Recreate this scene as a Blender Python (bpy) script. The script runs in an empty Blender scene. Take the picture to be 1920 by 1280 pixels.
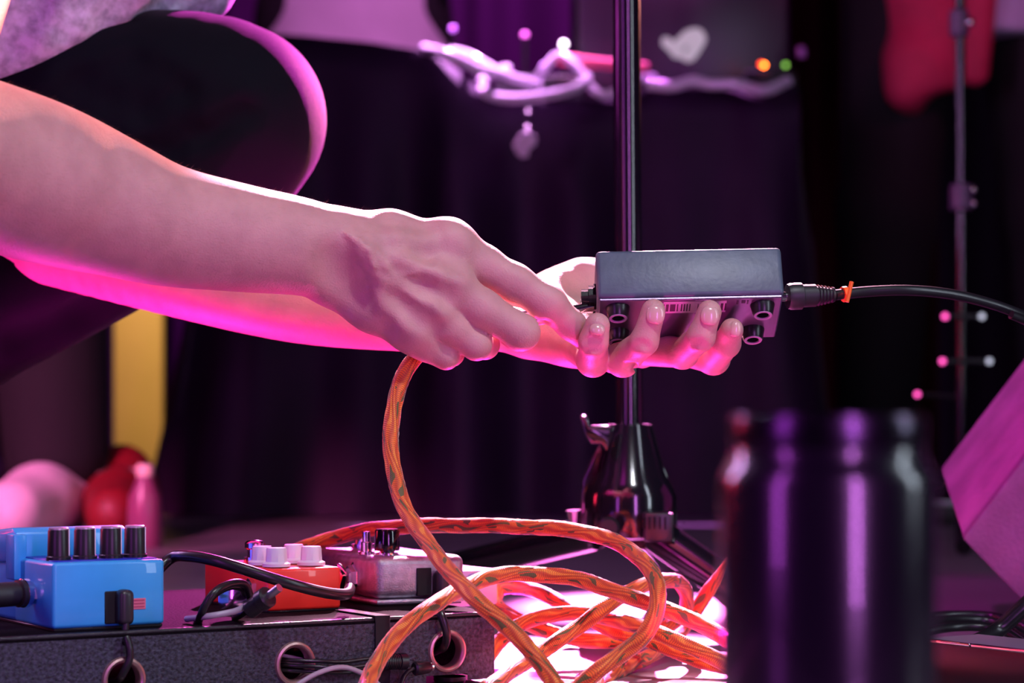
import bpy, bmesh, math, random
import numpy as np
from mathutils import Vector, Matrix, Euler

random.seed(3); RNG = np.random.default_rng(3)
SC = bpy.context.scene
COL = SC.collection
PI = math.pi
FPX = 4533.0      # 85 mm lens on a 36 mm sensor, 1920 px wide
H = 0.17          # camera height above the stage
HOR = 760.0       # horizon row (vertical lens shift)

def P(px, py, d):
    return Vector(((px-960)/FPX*d, d, H+(HOR-py)/FPX*d))

# ------------------------------------------------------------------ camera
cam_d = bpy.data.cameras.new('camera'); cam = bpy.data.objects.new('camera', cam_d); COL.objects.link(cam)
cam.location = (0, 0, H); cam.rotation_euler = (PI/2, 0, 0)
cam_d.lens = 85; cam_d.sensor_width = 36; cam_d.shift_y = (HOR-640)/1920
cam_d.clip_start = 0.05; cam_d.clip_end = 60
cam_d.dof.use_dof = True; cam_d.dof.focus_distance = 1.45; cam_d.dof.aperture_fstop = 8.0
SC.camera = cam
SC.view_settings.view_transform = 'Standard'; SC.view_settings.look = 'None'
SC.view_settings.gamma = 1; SC.view_settings.exposure = 0.0
SC.view_settings.use_curve_mapping = False

# ------------------------------------------------------------------ world and lamps
w = bpy.data.worlds.new('world'); SC.world = w; w.use_nodes = True
w.node_tree.nodes['Background'].inputs[0].default_value = (0.10, 0.008, 0.16, 1)
w.node_tree.nodes['Background'].inputs[1].default_value = 0.032

def spot(name, loc, target, energy, color, deg, blend=0.3, radius=0.05):
    l = bpy.data.lights.new(name, 'SPOT'); o = bpy.data.objects.new(name, l); COL.objects.link(o)
    o.location = loc; l.energy = energy; l.color = color; l.spot_size = math.radians(deg); l.spot_blend = blend
    l.shadow_soft_size = radius
    o.rotation_euler = (Vector(target)-Vector(loc)).to_track_quat('-Z', 'Y').to_euler()
    return o
MAG = (1.0, 0.05, 0.62); WHT = (1.0, 0.80, 0.92); PUR = (0.62, 0.12, 1.0); RED = (1.0, 0.04, 0.05)
HANDS = (0.0, 1.48, 0.25)
def batten(name, loc, target, L, wd, energy, color):
    """upright LED batten: a real, tall, narrow lamp outside the frame"""
    l = bpy.data.lights.new(name, 'AREA'); o = bpy.data.objects.new(name, l); COL.objects.link(o)
    l.shape = 'RECTANGLE'; l.size = wd; l.size_y = L; l.energy = energy; l.color = color
    o.location = loc; o.rotation_euler = (Vector((target[0], target[1], loc[2]))-Vector(loc)).to_track_quat('-Z', 'Y').to_euler()
    return o
spot('back_spot', (0.16, 3.15, 1.45), (0.055, 1.47, 0.26), 1500, (1.0, 0.45, 0.66), 13, 0.35, 0.03)            # white rim on arms
spot('arm_spot', (0.80, 3.25, 0.84), (-0.22, 1.365, 0.335), 650, (1.0, 0.30, 0.24), 8, 0.5, 0.03)
spot('floor_spot', (0.16, 3.3, 1.0), (0.105, 2.05, 0.0), 2000, (1.0, 0.18, 0.74), 8, 0.6, 0.02)  # overexposed pool on the stage
spot('floor_spot_near', (0.12, 3.25, 1.02), (0.07, 1.60, 0.0), 3600, (1.0, 0.19, 0.68), 7.5, 0.6, 0.02)
spot('knee_spot', (0.95, 3.40, 1.35), (-0.17, 1.84, 0.40), 2600, (1.0, 0.07, 0.75), 10, 0.3, 0.05)
spot('left_low_lamp', (-0.45, 1.95, 0.04), (-0.06, 1.47, 0.24), 22, (1.0, 0.02, 0.42), 30, 0.4, 0.02)
spot('red_spot', (-1.3, 3.2, 1.1), (-0.1, 1.45, 0.15), 60, (1.0, 0.06, 0.02), 20, 0.4, 0.05)
spot('front_key', (0.38, 0.25, 2.0), (-0.04, 1.44, 0.24), 96, (0.88, 0.90, 1.0), 25, 0.6, 0.06)
spot('underside_fill', (0.005, 1.71, 0.012), (0.0, 1.48, 0.24), 7.0, (1.0, 0.02, 0.42), 140, 0.6, 0.006)  # added magenta fill, boosts the floor bounce on the undersides
spot('underside_fill_left', (-0.316, 1.645, 0.010), (-0.24, 1.44, 0.28), 9.0, (1.0, 0.02, 0.48), 130, 0.6, 0.006)  # added fill hidden behind the board, for the arm undersides
spot('board_spot', (-0.12, 3.05, 0.78), (-0.17, 1.44, 0.045), 260, (1.0, 0.10, 0.62), 10, 0.5, 0.02)
spot('underside_fill_front', (0.10, 1.33, 0.004), (0.12, 1.50, 0.22), 1.2, (1.0, 0.02, 0.50), 60, 0.7, 0.004)  # added fill below the frame, for the far hand's underside
spot('wedge_wash', (-0.35, 0.9, 1.5), (0.40, 1.95, 0.06), 80, (0.95, 0.04, 0.75), 20, 0.5, 0.05)
spot('table_wash', (-0.05, 4.30, 2.3), (-0.03, 3.84, 0.66), 2600, (0.9, 0.34, 1.0), 15, 0.3, 0.02)
spot('table_wash_right', (0.22, 4.30, 2.3), (0.24, 3.84, 0.66), 900, (0.85, 0.20, 1.0), 12, 0.3, 0.02)
spot('curtain_wash', (0.2, 5.6, 3.2), (-0.1, 7.3, 0.9), 420, (0.8, 0.05, 0.9), 50, 0.8, 0.1)
spot('crowd_wash', (0.9, 1.0, 2.3), (-0.25, 4.6, 0.95), 420, (0.95, 0.22, 0.85), 17, 0.7, 0.1)
spot('feet_wash', (-1.1, 1.5, 0.9), (-0.58, 2.95, 0.05), 190, (1.0, 0.18, 0.50), 22, 0.6, 0.06)
spot('jacket_wash', (1.9, 1.8, 2.2), (0.85, 4.1, 0.9), 45, (1.0, 0.10, 0.50), 20, 0.7, 0.1)
batten('batten_purple_right', (0.66, -0.67, 0.56), (0.1, 0.7), 1.1, 0.11, 13.0, (0.80, 0.22, 1.0))
batten('batten_purple_left', (-0.95, 0.12, 0.60), (0.1, 0.7), 1.0, 0.14, 4.5, (0.72, 0.10, 1.0))
batten('batten_cool_right', (1.20, 0.80, 0.85), (0.08, 1.82), 1.3, 0.09, 7.0, (0.75, 0.85, 1.0))
batten('batten_pink_left', (-1.25, 1.95, 1.05), (0.08, 1.82), 1.1, 0.10, 16.0, (0.85, 0.42, 1.0))
batten('batten_red_left', (-1.25, 1.95, 0.36), (0.08, 1.82), 0.25, 0.08, 2.2, (1.0, 0.02, 0.08))

# ------------------------------------------------------------------ helpers
WM = {}
def thing(name, label, cat, loc=(0,0,0), rot=None, group=None):
    o = bpy.data.objects.new(name, None); COL.objects.link(o); o.empty_display_size = 0.02
    o.location = loc
    M = Matrix.Translation(Vector(loc))
    if rot is not None:
        o.rotation_mode = 'XYZ'; o.rotation_euler = rot; M = M @ Euler(rot).to_matrix().to_4x4()
    o['label'] = label; o['category'] = cat
    if group: o['group'] = group
    WM[o] = M
    return o
def tag(o, label=None, cat=None, group=None, kind=None):
    if label: o['label'] = label
    if cat: o['category'] = cat
    if group: o['group'] = group
    if kind: o['kind'] = kind
    return o
def obj(name, geo, m, parent=None, world=True, smooth=True, angle=40):
    """geo = (verts, faces[, uv-per-vertex]); world=True: verts in world space, False: in the parent's space"""
    me = bpy.data.meshes.new(name)
    v = geo[0]; f = geo[1]
    v = [tuple(p) for p in v] if not isinstance(v, np.ndarray) else v
    if isinstance(f, np.ndarray):
        me.vertices.add(len(v)); me.vertices.foreach_set('co', np.asarray(v, np.float32).ravel())
        n = f.shape[1]
        me.loops.add(f.size); me.loops.foreach_set('vertex_index', f.astype(np.int32).ravel())
        me.polygons.add(len(f)); me.polygons.foreach_set('loop_start', np.arange(0, f.size, n, dtype=np.int32))
        me.update(calc_edges=True); me.validate()
    else:
        me.from_pydata(v, [], [tuple(q) for q in f]); me.update()
    if len(geo) > 2 and geo[2] is not None:
        uvl = me.uv_layers.new(name='UVMap')
        idx = np.zeros(len(me.loops), np.int32); me.loops.foreach_get('vertex_index', idx)
        uvl.data.foreach_set('uv', np.asarray(geo[2], np.float32)[idx].ravel())
    if smooth:
        me.polygons.foreach_set('use_smooth', [True]*len(me.polygons))
        if angle < 180 and not isinstance(f, np.ndarray):
            try: me.set_sharp_from_angle(angle=math.radians(angle))
            except Exception: pass
    me.materials.append(m)
    o = bpy.data.objects.new(name, me); COL.objects.link(o)
    if parent is not None:
        o.parent = parent
        if world:
            o.matrix_parent_inverse = WM.get(parent, Matrix()).inverted(); WM[o] = Matrix()
        else:
            WM[o] = WM.get(parent, Matrix())
    else: WM[o] = Matrix()
    return o
def xf(g, M):
    return ([M @ Vector(p) for p in g[0]], g[1]) + tuple(g[2:])
def mv(g, x=0, y=0, z=0): return xf(g, Matrix.Translation((x, y, z)))
def join(*gs):
    V = []; Fc = []
    for g in gs:
        n = len(V); V += [Vector(p) for p in g[0]]; Fc += [tuple(i+n for i in f) for f in g[1]]
    return V, Fc
def bmgeo(bm):
    bm.verts.index_update()
    g = ([v.co.copy() for v in bm.verts], [tuple(v.index for v in f.verts) for f in bm.faces]); bm.free(); return g
def rbox(x0, x1, y0, y1, z0, z1, bev=0.001, seg=2):
    bm = bmesh.new(); bmesh.ops.create_cube(bm, size=1)
    for v in bm.verts:
        v.co = Vector((x0+(v.co.x+.5)*(x1-x0), y0+(v.co.y+.5)*(y1-y0), z0+(v.co.z+.5)*(z1-z0)))
    if bev: bmesh.ops.bevel(bm, geom=bm.edges[:], offset=bev, segments=seg, profile=0.5, affect='EDGES')
    return bmgeo(bm)
def poly_prism(pts, vec, bev=0.0, seg=2):
    bm = bmesh.new(); vec = Vector(vec)
    a = [bm.verts.new(Vector(p)) for p in pts]; b = [bm.verts.new(Vector(p)+vec) for p in pts]
    n = len(pts); bm.faces.new(a); bm.faces.new(b[::-1])
    for i in range(n): bm.faces.new((a[i], b[i], b[(i+1) % n], a[(i+1) % n]))
    bmesh.ops.recalc_face_normals(bm, faces=bm.faces[:])
    if bev: bmesh.ops.bevel(bm, geom=bm.edges[:], offset=bev, segments=seg, profile=0.5, affect='EDGES')
    return bmgeo(bm)
def lathe(prof, seg=32, caps=True):
    V = []; Fc = []
    for r, z in prof:
        for k in range(seg):
            a = 2*PI*k/seg; V.append(Vector((r*math.cos(a), r*math.sin(a), z)))
    for i in range(len(prof)-1):
        for k in range(seg):
            k2 = (k+1) % seg
            Fc.append((i*seg+k, i*seg+k2, (i+1)*seg+k2, (i+1)*seg+k))
    if caps:
        if prof[0][0] > 1e-6: Fc.append(tuple(range(seg))[::-1])
        if prof[-1][0] > 1e-6: Fc.append(tuple((len(prof)-1)*seg+k for k in range(seg)))
    return V, Fc
def align(a, b):
    """matrix taking +Z axis at origin to direction a->b at a"""
    a = Vector(a); b = Vector(b); q = (b-a).to_track_quat('Z', 'Y')
    return Matrix.Translation(a) @ q.to_matrix().to_4x4()
def rod(a, b, r, seg=16, r2=None, bev=0.0):
    L = (Vector(b)-Vector(a)).length; r2 = r if r2 is None else r2
    pr = [(r-bev, 0), (r, bev), (r2, L-bev), (r2-bev, L)] if bev else [(r, 0), (r2, L)]
    return xf(lathe(pr, seg), align(a, b))
def spline(pts, step=0.002):
    """Catmull-Rom (centripetal-ish) through points, resampled evenly"""
    p = np.array([tuple(q) for q in pts], float)
    p = np.vstack([2*p[0]-p[1], p, 2*p[-1]-p[-2]])
    out = []
    for i in range(1, len(p)-2):
        p0, p1, p2, p3 = p[i-1:i+3]
        L = np.linalg.norm(p2-p1); n = max(4, int(L/step*1.3)); t = np.linspace(0, 1, n, endpoint=False)[:, None]
        # non uniform tangents
        d0 = max(np.linalg.norm(p1-p0), 1e-6); d2 = max(np.linalg.norm(p3-p2), 1e-6)
        m1 = ((p1-p0)/d0*L + (p2-p1))/2 if d0 else (p2-p1); m2 = ((p3-p2)/d2*L + (p2-p1))/2
        h00 = 2*t**3-3*t**2+1; h10 = t**3-2*t**2+t; h01 = -2*t**3+3*t**2; h11 = t**3-t**2
        out.append(h00*p1+h10*m1+h01*p2+h11*m2)
    out.append(p[-2][None]); q = np.vstack(out)
    s = np.concatenate([[0], np.cumsum(np.linalg.norm(np.diff(q, axis=0), axis=1))])
    n = max(2, int(s[-1]/step)); u = np.linspace(0, s[-1], n)
    return np.stack([np.interp(u, s, q[:, k]) for k in range(3)], 1), u
def tube(pts, r, seg=10, step=0.003, disp=None, taper=None):
    q, u = spline(pts, step)
    n = len(q); T = np.gradient(q, axis=0); T /= np.linalg.norm(T, axis=1)[:, None]+1e-12
    N = np.zeros_like(q); a = np.array([0, 0, 1.0]);
    if abs(T[0] @ a) > .9: a = np.array([1.0, 0, 0])
    v = a - T[0]*(a @ T[0]); N[0] = v/np.linalg.norm(v)
    for i in range(1, n):
        v = N[i-1]-T[i]*(N[i-1] @ T[i]); N[i] = v/np.linalg.norm(v)
    B = np.cross(T, N)
    th = np.linspace(0, 2*PI, seg+1)          # seam duplicated for uv
    R = np.full((n, seg+1), r, float)
    if disp is not None: R += disp(u[:, None], (th/(2*PI))[None, :])
    if taper is not None: R *= taper(u/u[-1])[:, None]
    V = q[:, None, :]+R[..., None]*(np.cos(th)[None, :, None]*N[:, None, :]+np.sin(th)[None, :, None]*B[:, None, :])
    uv = np.stack(np.broadcast_arrays(u[:, None], (th/(2*PI))[None, :]), -1).reshape(-1, 2)
    i = np.arange(n-1)[:, None]*(seg+1)+np.arange(seg)[None, :]
    F = np.stack([i, i+seg+1, i+seg+2, i+1], -1).reshape(-1, 4)
    Vv = V.reshape(-1, 3)
    Vv = np.vstack([Vv, q[0], q[-1]]); uv = np.vstack([uv, [0, 0], [u[-1], 0]])
    c0 = len(Vv)-2; c1 = c0+1; k = np.arange(seg)
    F0 = np.stack([k, k+1, np.full(seg, c0), np.full(seg, c0)], 1)
    faces = [tuple(f) for f in F.tolist()]+[(int(a), int(b), c0) for a, b in zip(k+1, k)]
    o = (n-1)*(seg+1); faces += [(o+int(a), o+int(b), c1) for a, b in zip(k, k+1)]
    return Vv, faces, uv

# ------------------------------------------------------------------ materials
MATS = {}
def mat(name, col, rough=0.5, metal=0.0, noise=0.0, nscale=30.0, bump=0.0, bscale=200.0, sheen=0.0, coat=0.0,
        sss=0.0, spec=0.5, emit=None, estr=0.0, trans=0.0, col2=None, sheen_tint=None):
    if name in MATS: return MATS[name]
    m = bpy.data.materials.new(name); m.use_nodes = True; nt = m.node_tree; b = nt.nodes['Principled BSDF']
    b.inputs['Base Color'].default_value = (*col, 1); b.inputs['Roughness'].default_value = rough
    b.inputs['Metallic'].default_value = metal; b.inputs['Specular IOR Level'].default_value = spec
    b.inputs['Sheen Weight'].default_value = sheen; b.inputs['Coat Weight'].default_value = coat
    if sheen: b.inputs['Sheen Roughness'].default_value = 0.35
    b.inputs['Transmission Weight'].default_value = trans
    if sss:
        b.inputs['Subsurface Weight'].default_value = sss; b.inputs['Subsurface Radius'].default_value = (1, .25, .12)
        b.inputs['Subsurface Scale'].default_value = 0.006
    if emit: b.inputs['Emission Color'].default_value = (*emit, 1); b.inputs['Emission Strength'].default_value = estr
    tc = nt.nodes.new('ShaderNodeTexCoord')
    if noise or col2:
        n = nt.nodes.new('ShaderNodeTexNoise'); n.inputs['Scale'].default_value = nscale; n.inputs['Detail'].default_value = 5
        nt.links.new(tc.outputs['Object'], n.inputs['Vector'])
        r = nt.nodes.new('ShaderNodeValToRGB'); r.color_ramp.elements[0].position = .35; r.color_ramp.elements[1].position = .65
        c2 = col2 if col2 else tuple(min(1, c*(1+noise)) for c in col)
        c1 = col if col2 else tuple(c*(1-noise) for c in col)
        r.color_ramp.elements[0].color = (*c1, 1); r.color_ramp.elements[1].color = (*c2, 1)
        nt.links.new(n.outputs['Fac'], r.inputs['Fac']); nt.links.new(r.outputs['Color'], b.inputs['Base Color'])
    if bump:
        n = nt.nodes.new('ShaderNodeTexNoise'); n.inputs['Scale'].default_value = bscale; n.inputs['Detail'].default_value = 4
        nt.links.new(tc.outputs['Object'], n.inputs['Vector'])
        bp = nt.nodes.new('ShaderNodeBump'); bp.inputs['Strength'].default_value = bump; bp.inputs['Distance'].default_value = 0.001
        nt.links.new(n.outputs['Fac'], bp.inputs['Height']); nt.links.new(bp.outputs['Normal'], b.inputs['Normal'])
    MATS[name] = m; return m
BLACK_PL = mat('black_plastic', (0.012, 0.012, 0.014), 0.35)
BLACK_RUB = mat('black_rubber', (0.010, 0.010, 0.012), 0.30)
BLACK_GLOSS = mat('black_gloss', (0.006, 0.006, 0.009), 0.14, coat=0.4)
CHROME = mat('chrome', (0.75, 0.74, 0.76), 0.13, metal=1)
STEEL = mat('steel', (0.5, 0.48, 0.52), 0.3, metal=1)
DARK = mat('dark_inside', (0.004, 0.004, 0.005), 0.8)
SKIN = mat('skin', (0.58, 0.29, 0.28), 0.48, sss=0.2, noise=0.10, nscale=60, bump=0.35, bscale=900, col2=(0.66, 0.34, 0.32))
NAIL = mat('nail', (0.72, 0.42, 0.38), 0.22, coat=0.5, spec=0.6)
TROUS = mat('black_trousers', (0.002, 0.0025, 0.006), 0.75, sheen=0.10, bump=0.4, bscale=1500, spec=0.08)
SHIRT = mat('grey_marl', (0.42, 0.44, 0.52), 0.9, noise=0.3, nscale=120, bump=0.3, bscale=700)

# ------------------------------------------------------------------ signed distance modelling
class Field:
    def __init__(s, lo, hi, h):
        s.h = h; s.lo = np.array(lo, float); s.n = np.ceil((np.array(hi)-s.lo)/h).astype(int)+1
        s.V = np.full(s.n, 0.05, np.float32)
        s.ax = [s.lo[i]+np.arange(s.n[i])*h for i in range(3)]
    def box(s, lo, hi):
        a = np.clip(np.floor((np.array(lo)-s.lo)/s.h).astype(int), 0, s.n); b = np.clip(np.ceil((np.array(hi)-s.lo)/s.h).astype(int)+1, 0, s.n)
        return tuple(slice(a[i], b[i]) for i in range(3))
    def cone(s, a, b, ra, rb, sy=1.0, pad=0.014):
        a = np.array(a, float); b = np.array(b, float); R = max(ra, rb)+pad
        sl = s.box(np.minimum(a, b)-R, np.maximum(a, b)+R)
        X = s.ax[0][sl[0]][:, None, None]; Y = s.ax[1][sl[1]][None, :, None]; Z = s.ax[2][sl[2]][None, None, :]
        k = np.array([1, 1/sy, 1]); ba = (b-a)*k; L = ba @ ba+1e-12
        px = X-a[0]; py = (Y-a[1])*k[1]; pz = Z-a[2]
        t = np.clip((px*ba[0]+py*ba[1]+pz*ba[2])/L, 0, 1)
        d = np.sqrt((px-t*ba[0])**2+(py-t*ba[1])**2+(pz-t*ba[2])**2)-(ra+(rb-ra)*t)
        return sl, d.astype(np.float32)
    @staticmethod
    def smin(a, b, k):
        if k <= 0: return np.minimum(a, b)
        h = np.maximum(k-np.abs(a-b), 0)/k
        return np.minimum(a, b)-h*h*k*0.25
    def add(s, a, b, ra, rb, k=0.006, sy=1.0):
        sl, d = s.cone(a, b, ra, rb, sy, pad=max(0.014, k*1.5)); s.V[sl] = s.smin(s.V[sl], d, k)
    def chain(s, pts, rs, k=0.006, sy=1.0):
        for i in range(len(pts)-1): s.add(pts[i], pts[i+1], rs[i], rs[i+1], k, sy)
    def limb(s, pts, rs, k=0.006, sy=1.0, n=26):
        """smooth limb: spline through the joints, hard union of many short pieces"""
        p = np.array([tuple(q) for q in pts]); r = np.array(rs); L = np.concatenate([[0], np.cumsum(np.linalg.norm(np.diff(p, axis=0), axis=1))])
        q, u = spline(pts, L[-1]/n); m = len(q); t = u/u[-1]*L[-1]
        rr = np.interp(t, L, r)
        for _ in range(3+n//5): rr[1:-1] = (rr[:-2]+2*rr[1:-1]+rr[2:])/4
        f = np.full(s.n, 0.05, np.float32)
        for i in range(m-1):
            sl, d = s.cone(q[i], q[i+1], rr[i], rr[i+1], sy, pad=max(.012, k*1.5)); f[sl] = np.minimum(f[sl], d)
        s.V = s.smin(s.V, f, k)
    def hit(s, px, py, off=0.0):
        """the surface point met by the line of sight through a pixel (used to lay tendons and creases on the skin)"""
        d = np.arange(s.ax[1][0], s.ax[1][-1], s.h*.5)
        p = np.stack([(px-960)/FPX*d, d, H+(HOR-py)/FPX*d], 1)
        ix = np.round((p-s.lo)/s.h).astype(int); ok = np.all((ix >= 0) & (ix < s.n), axis=1)
        v = np.full(len(d), 1.0); v[ok] = s.V[ix[ok, 0], ix[ok, 1], ix[ok, 2]]
        k = np.argmax(v < 0) if (v < 0).any() else len(d)//2
        return P(px, py, d[k]+off)
    def ridge(s, pxs, r0, off, k):
        q = [s.hit(x, y, off) for x, y in pxs]
        for i in range(len(q)-1): s.add(q[i], q[i+1], r0, r0, k)
    def groove(s, pxs, r0, off, k):
        q = [s.hit(x, y, off) for x, y in pxs]
        for i in range(len(q)-1): s.sub(q[i], q[i+1], r0, r0, k)
    def sub(s, a, b, ra, rb, k=0.004, sy=1.0):
        sl, d = s.cone(a, b, ra, rb, sy); s.V[sl] = -s.smin(-s.V[sl], d, k)
    def fingers(s, chains, k=0.008, kin=0.003):
        """each finger blends with the palm but never with its neighbours"""
        base = s.V.copy(); out = s.V
        for pts, rs in chains:
            f = np.full(s.n, 0.05, np.float32)
            p = np.array([tuple(q) for q in pts]); R = max(rs)+0.02
            sl = s.box(p.min(0)-R, p.max(0)+R)
            for i in range(len(pts)-1):
                sl2, d = s.cone(pts[i], pts[i+1], rs[i], rs[i+1]); f[sl2] = s.smin(f[sl2], d, kin)
            out[sl] = np.minimum(out[sl], s.smin(base[sl], f[sl], k))
    def mesh(s):
        V = s.V; n = V.shape; ins = V < 0
        c = np.zeros((n[0]-1, n[1]-1, n[2]-1), np.int8)
        for i in (0, 1):
            for j in (0, 1):
                for k in (0, 1):
                    c += ins[i:n[0]-1+i, j:n[1]-1+j, k:n[2]-1+k]
        act = (c > 0) & (c < 8); ids = np.argwhere(act); m = len(ids)
        idx = np.full(act.shape, -1, np.int32); idx[act] = np.arange(m)
        acc = np.zeros((m, 3)); cnt = np.zeros(m)
        cor = [(i, j, k) for i in (0, 1) for j in (0, 1) for k in (0, 1)]
        for a in cor:
            for ax in range(3):
                if a[ax] == 0:
                    b = list(a); b[ax] = 1
                    va = V[ids[:, 0]+a[0], ids[:, 1]+a[1], ids[:, 2]+a[2]]; vb = V[ids[:, 0]+b[0], ids[:, 1]+b[1], ids[:, 2]+b[2]]
                    cr = (va < 0) != (vb < 0); t = np.where(cr, va/(va-vb+1e-20), 0)
                    for q in range(3):
                        acc[:, q] += np.where(cr, a[q]+(t if q == ax else 0), 0)
                    cnt += cr
        P_ = (ids+acc/cnt[:, None])*s.h+s.lo
        faces = []
        for ax in range(3):
            u, v = [(1, 2), (2, 0), (0, 1)][ax]
            A = np.take(ins, range(0, n[ax]-1), ax); Bb = np.take(ins, range(1, n[ax]), ax)
            cr = np.argwhere(A != Bb); ok = np.all([(cr[:, u] > 0), (cr[:, v] > 0), (cr[:, u] < n[u]-1), (cr[:, v] < n[v]-1)], axis=0)
            cr = cr[ok]
            flip = A[cr[:, 0], cr[:, 1], cr[:, 2]]
            def cell(du, dv):
                q = cr.copy(); q[:, u] -= du; q[:, v] -= dv; return idx[q[:, 0], q[:, 1], q[:, 2]]
            f = np.stack([cell(0, 0), cell(1, 0), cell(1, 1), cell(0, 1)], 1)
            f[~flip] = f[~flip][:, ::-1]
            faces.append(f)
        return P_, np.vstack(faces)
def relax(V, F, it=2):
    n = len(V)
    e = np.vstack([F[:, [0, 1]], F[:, [1, 2]], F[:, [2, 3]], F[:, [3, 0]]])
    e = np.vstack([e, e[:, ::-1]])
    deg = np.bincount(e[:, 0], minlength=n)[:, None]+1e-9
    for _ in range(it):
        for lam in (0.5, -0.52):
            S = np.stack([np.bincount(e[:, 0], V[e[:, 1], q], minlength=n) for q in range(3)], 1)/deg
            V = V+lam*(S-V)
    return V
def RP(r, d): return r/FPX*d
def px_chain(seq):
    return [P(x, y, d) for x, y, d, r in seq], [RP(r, d) for x, y, d, r in seq]

# ================================================================== SETTING
FLOORM = mat('stage_floor', (0.19, 0.16, 0.19), 0.36, noise=0.12, nscale=6, bump=0.15, bscale=400)
fl = obj('floor', ([(-4, 0.2, 0), (4, 0.2, 0), (4, 8, 0), (-4, 8, 0)], [(0, 1, 2, 3)]), FLOORM); fl['kind'] = 'structure'
def curtain(name, x0, x1, y, z1, folds, amp, m, seed=0):
    rr = random.Random(seed); n = folds*10; V = []; Fc = []
    ph = [rr.uniform(0, 6.28) for _ in range(4)]
    for j in range(7):
        z = z1*j/6
        for i in range(n+1):
            t = i/n; a = 2*PI*folds*t
            yy = y+amp*(math.sin(a+1.2*math.sin(a*0.31+ph[0]))+0.4*math.sin(a*0.53+ph[1]))*(1.0-.25*j/6)
            V.append((x0+(x1-x0)*t, yy, z))
    for j in range(6):
        for i in range(n): Fc.append((j*(n+1)+i, j*(n+1)+i+1, (j+1)*(n+1)+i+1, (j+1)*(n+1)+i))
    return obj(name, (V, Fc), m, angle=180)
CURT = mat('stage_curtain', (0.05, 0.03, 0.06), 0.9)
wb = curtain('wall_back', -4, 4, 7.4, 3.6, 40, 0.06, CURT, 1); wb['kind'] = 'structure'

# ================================================================== CROUCHING PERSON
per = thing('person', 'crouching person in black trousers and grey shirt plugging orange cable into small black pedal', 'person', (-0.28, 1.72, 0))
# near (right) arm -----------------------------------------------------------
near_arm = [(-240, 235, 1.25, 150), (-60, 296, 1.31, 157), (60, 336, 1.34, 155), (120, 356, 1.355, 147), (210, 388, 1.37, 130), (300, 419, 1.385, 115), (450, 446, 1.405, 101),
            (560, 462, 1.42, 92), (640, 480, 1.43, 84)]
fa = Field(P(-420, 60, 1.0) - Vector((0, 0, .0)), (P(1150, 500, 1.50).x, 1.53, P(0, 60, 1.34).z), 0.0013)
fa = Field((-0.42, 1.17, 0.175), (0.062, 1.515, 0.415), 0.0013)
p, r = px_chain(near_arm); fa.limb(p, r, 0.006, 0.80, 70)
up_near = [(-240, 235, 1.25, 150), (-300, 60, 1.30, 150)]
p, r = px_chain(up_near); fa.chain(p, r, 0.02)
# hand back: four metacarpals
for seq in ([(640, 452, 1.432, 52), (730, 444, 1.442, 44), (838, 462, 1.452, 45)],
            [(640, 480, 1.428, 60), (730, 492, 1.436, 50), (830, 528, 1.442, 42)],
            [(640, 505, 1.430, 56), (720, 530, 1.434, 48), (800, 580, 1.438, 38)],
            [(630, 520, 1.436, 50), (700, 572, 1.438, 44), (772, 622, 1.442, 34)]):
    p, r = px_chain(seq); fa.chain(p, r, 0.012, 0.85)
# knuckle heads
for x, y, d, r_ in ((843, 455, 1.446, 42), (838, 522, 1.434, 37), (806, 577, 1.430, 32), (772, 618, 1.434, 29)):
    fa.add(P(x, y, d), P(x+6, y+4, d), RP(r_, d), RP(r_, d), 0.010)
# tendons fanning from the wrist, veins, hollows between the knuckles
fa.ridge([(670, 455), (740, 452), (800, 456)], .0030, .0018, .010)
fa.ridge([(676, 478), (745, 490), (822, 518)], .0030, .0012, .010)
fa.ridge([(680, 500), (735, 530), (792, 568)], .0028, .0012, .010)
fa.ridge([(676, 520), (715, 560), (760, 606)], .0026, .0014, .010)
fa.ridge([(700, 466), (722, 500), (742, 520), (780, 512)], .0013, .0004, .004)
fa.ridge([(650, 440), (690, 470), (700, 500)], .0013, .0004, .004)
fa.groove([(628, 486), (644, 520), (668, 552)], .0050, -.0036, .018)
fa.groove([(842, 556), (872, 572)], .0040, -.0022, .010)
fa.groove([(858, 494), (900, 515)], .0040, -.0024, .010)
fa.groove([(806, 604), (824, 618)], .0035, -.0020, .008)
fa.groove([(750, 520), (800, 545)], .0040, -.0034, .010)
fa.groove([(745, 560), (785, 592)], .0040, -.0034, .010)
fing = [
    [(838, 462, 1.452, 42), (905, 497, 1.456, 37), (965, 530, 1.456, 34), (1027, 568, 1.457, 33), (1072, 610, 1.466, 26), (1098, 642, 1.476, 19)],
    [(838, 532, 1.440, 38), (905, 580, 1.442, 36), (978, 623, 1.447, 32), (970, 628, 1.475, 27), (935, 615, 1.495, 23)],
    [(804, 580, 1.438, 34), (850, 615, 1.440, 31), (893, 646, 1.444, 27), (909, 646, 1.462, 25), (885, 630, 1.49, 22)],
    [(768, 622, 1.442, 33), (805, 648, 1.444, 29), (836, 667, 1.446, 23), (846, 662, 1.462, 22), (828, 640, 1.485, 20)],
    [(700, 500, 1.46, 46), (810, 560, 1.480, 36), (900, 592, 1.488, 30), (968, 600, 1.490, 24)]]
fa.fingers([px_chain(s) for s in fing], 0.009, 0.005)
fa.groove([(1002, 604), (1014, 610), (1024, 606)], .0014, -.0006, .003)
fa.groove([(1008, 598), (1020, 603)], .0010, -.0004, .003)
Va, Fa = fa.mesh(); Va = relax(Va, Fa, 4)
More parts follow.
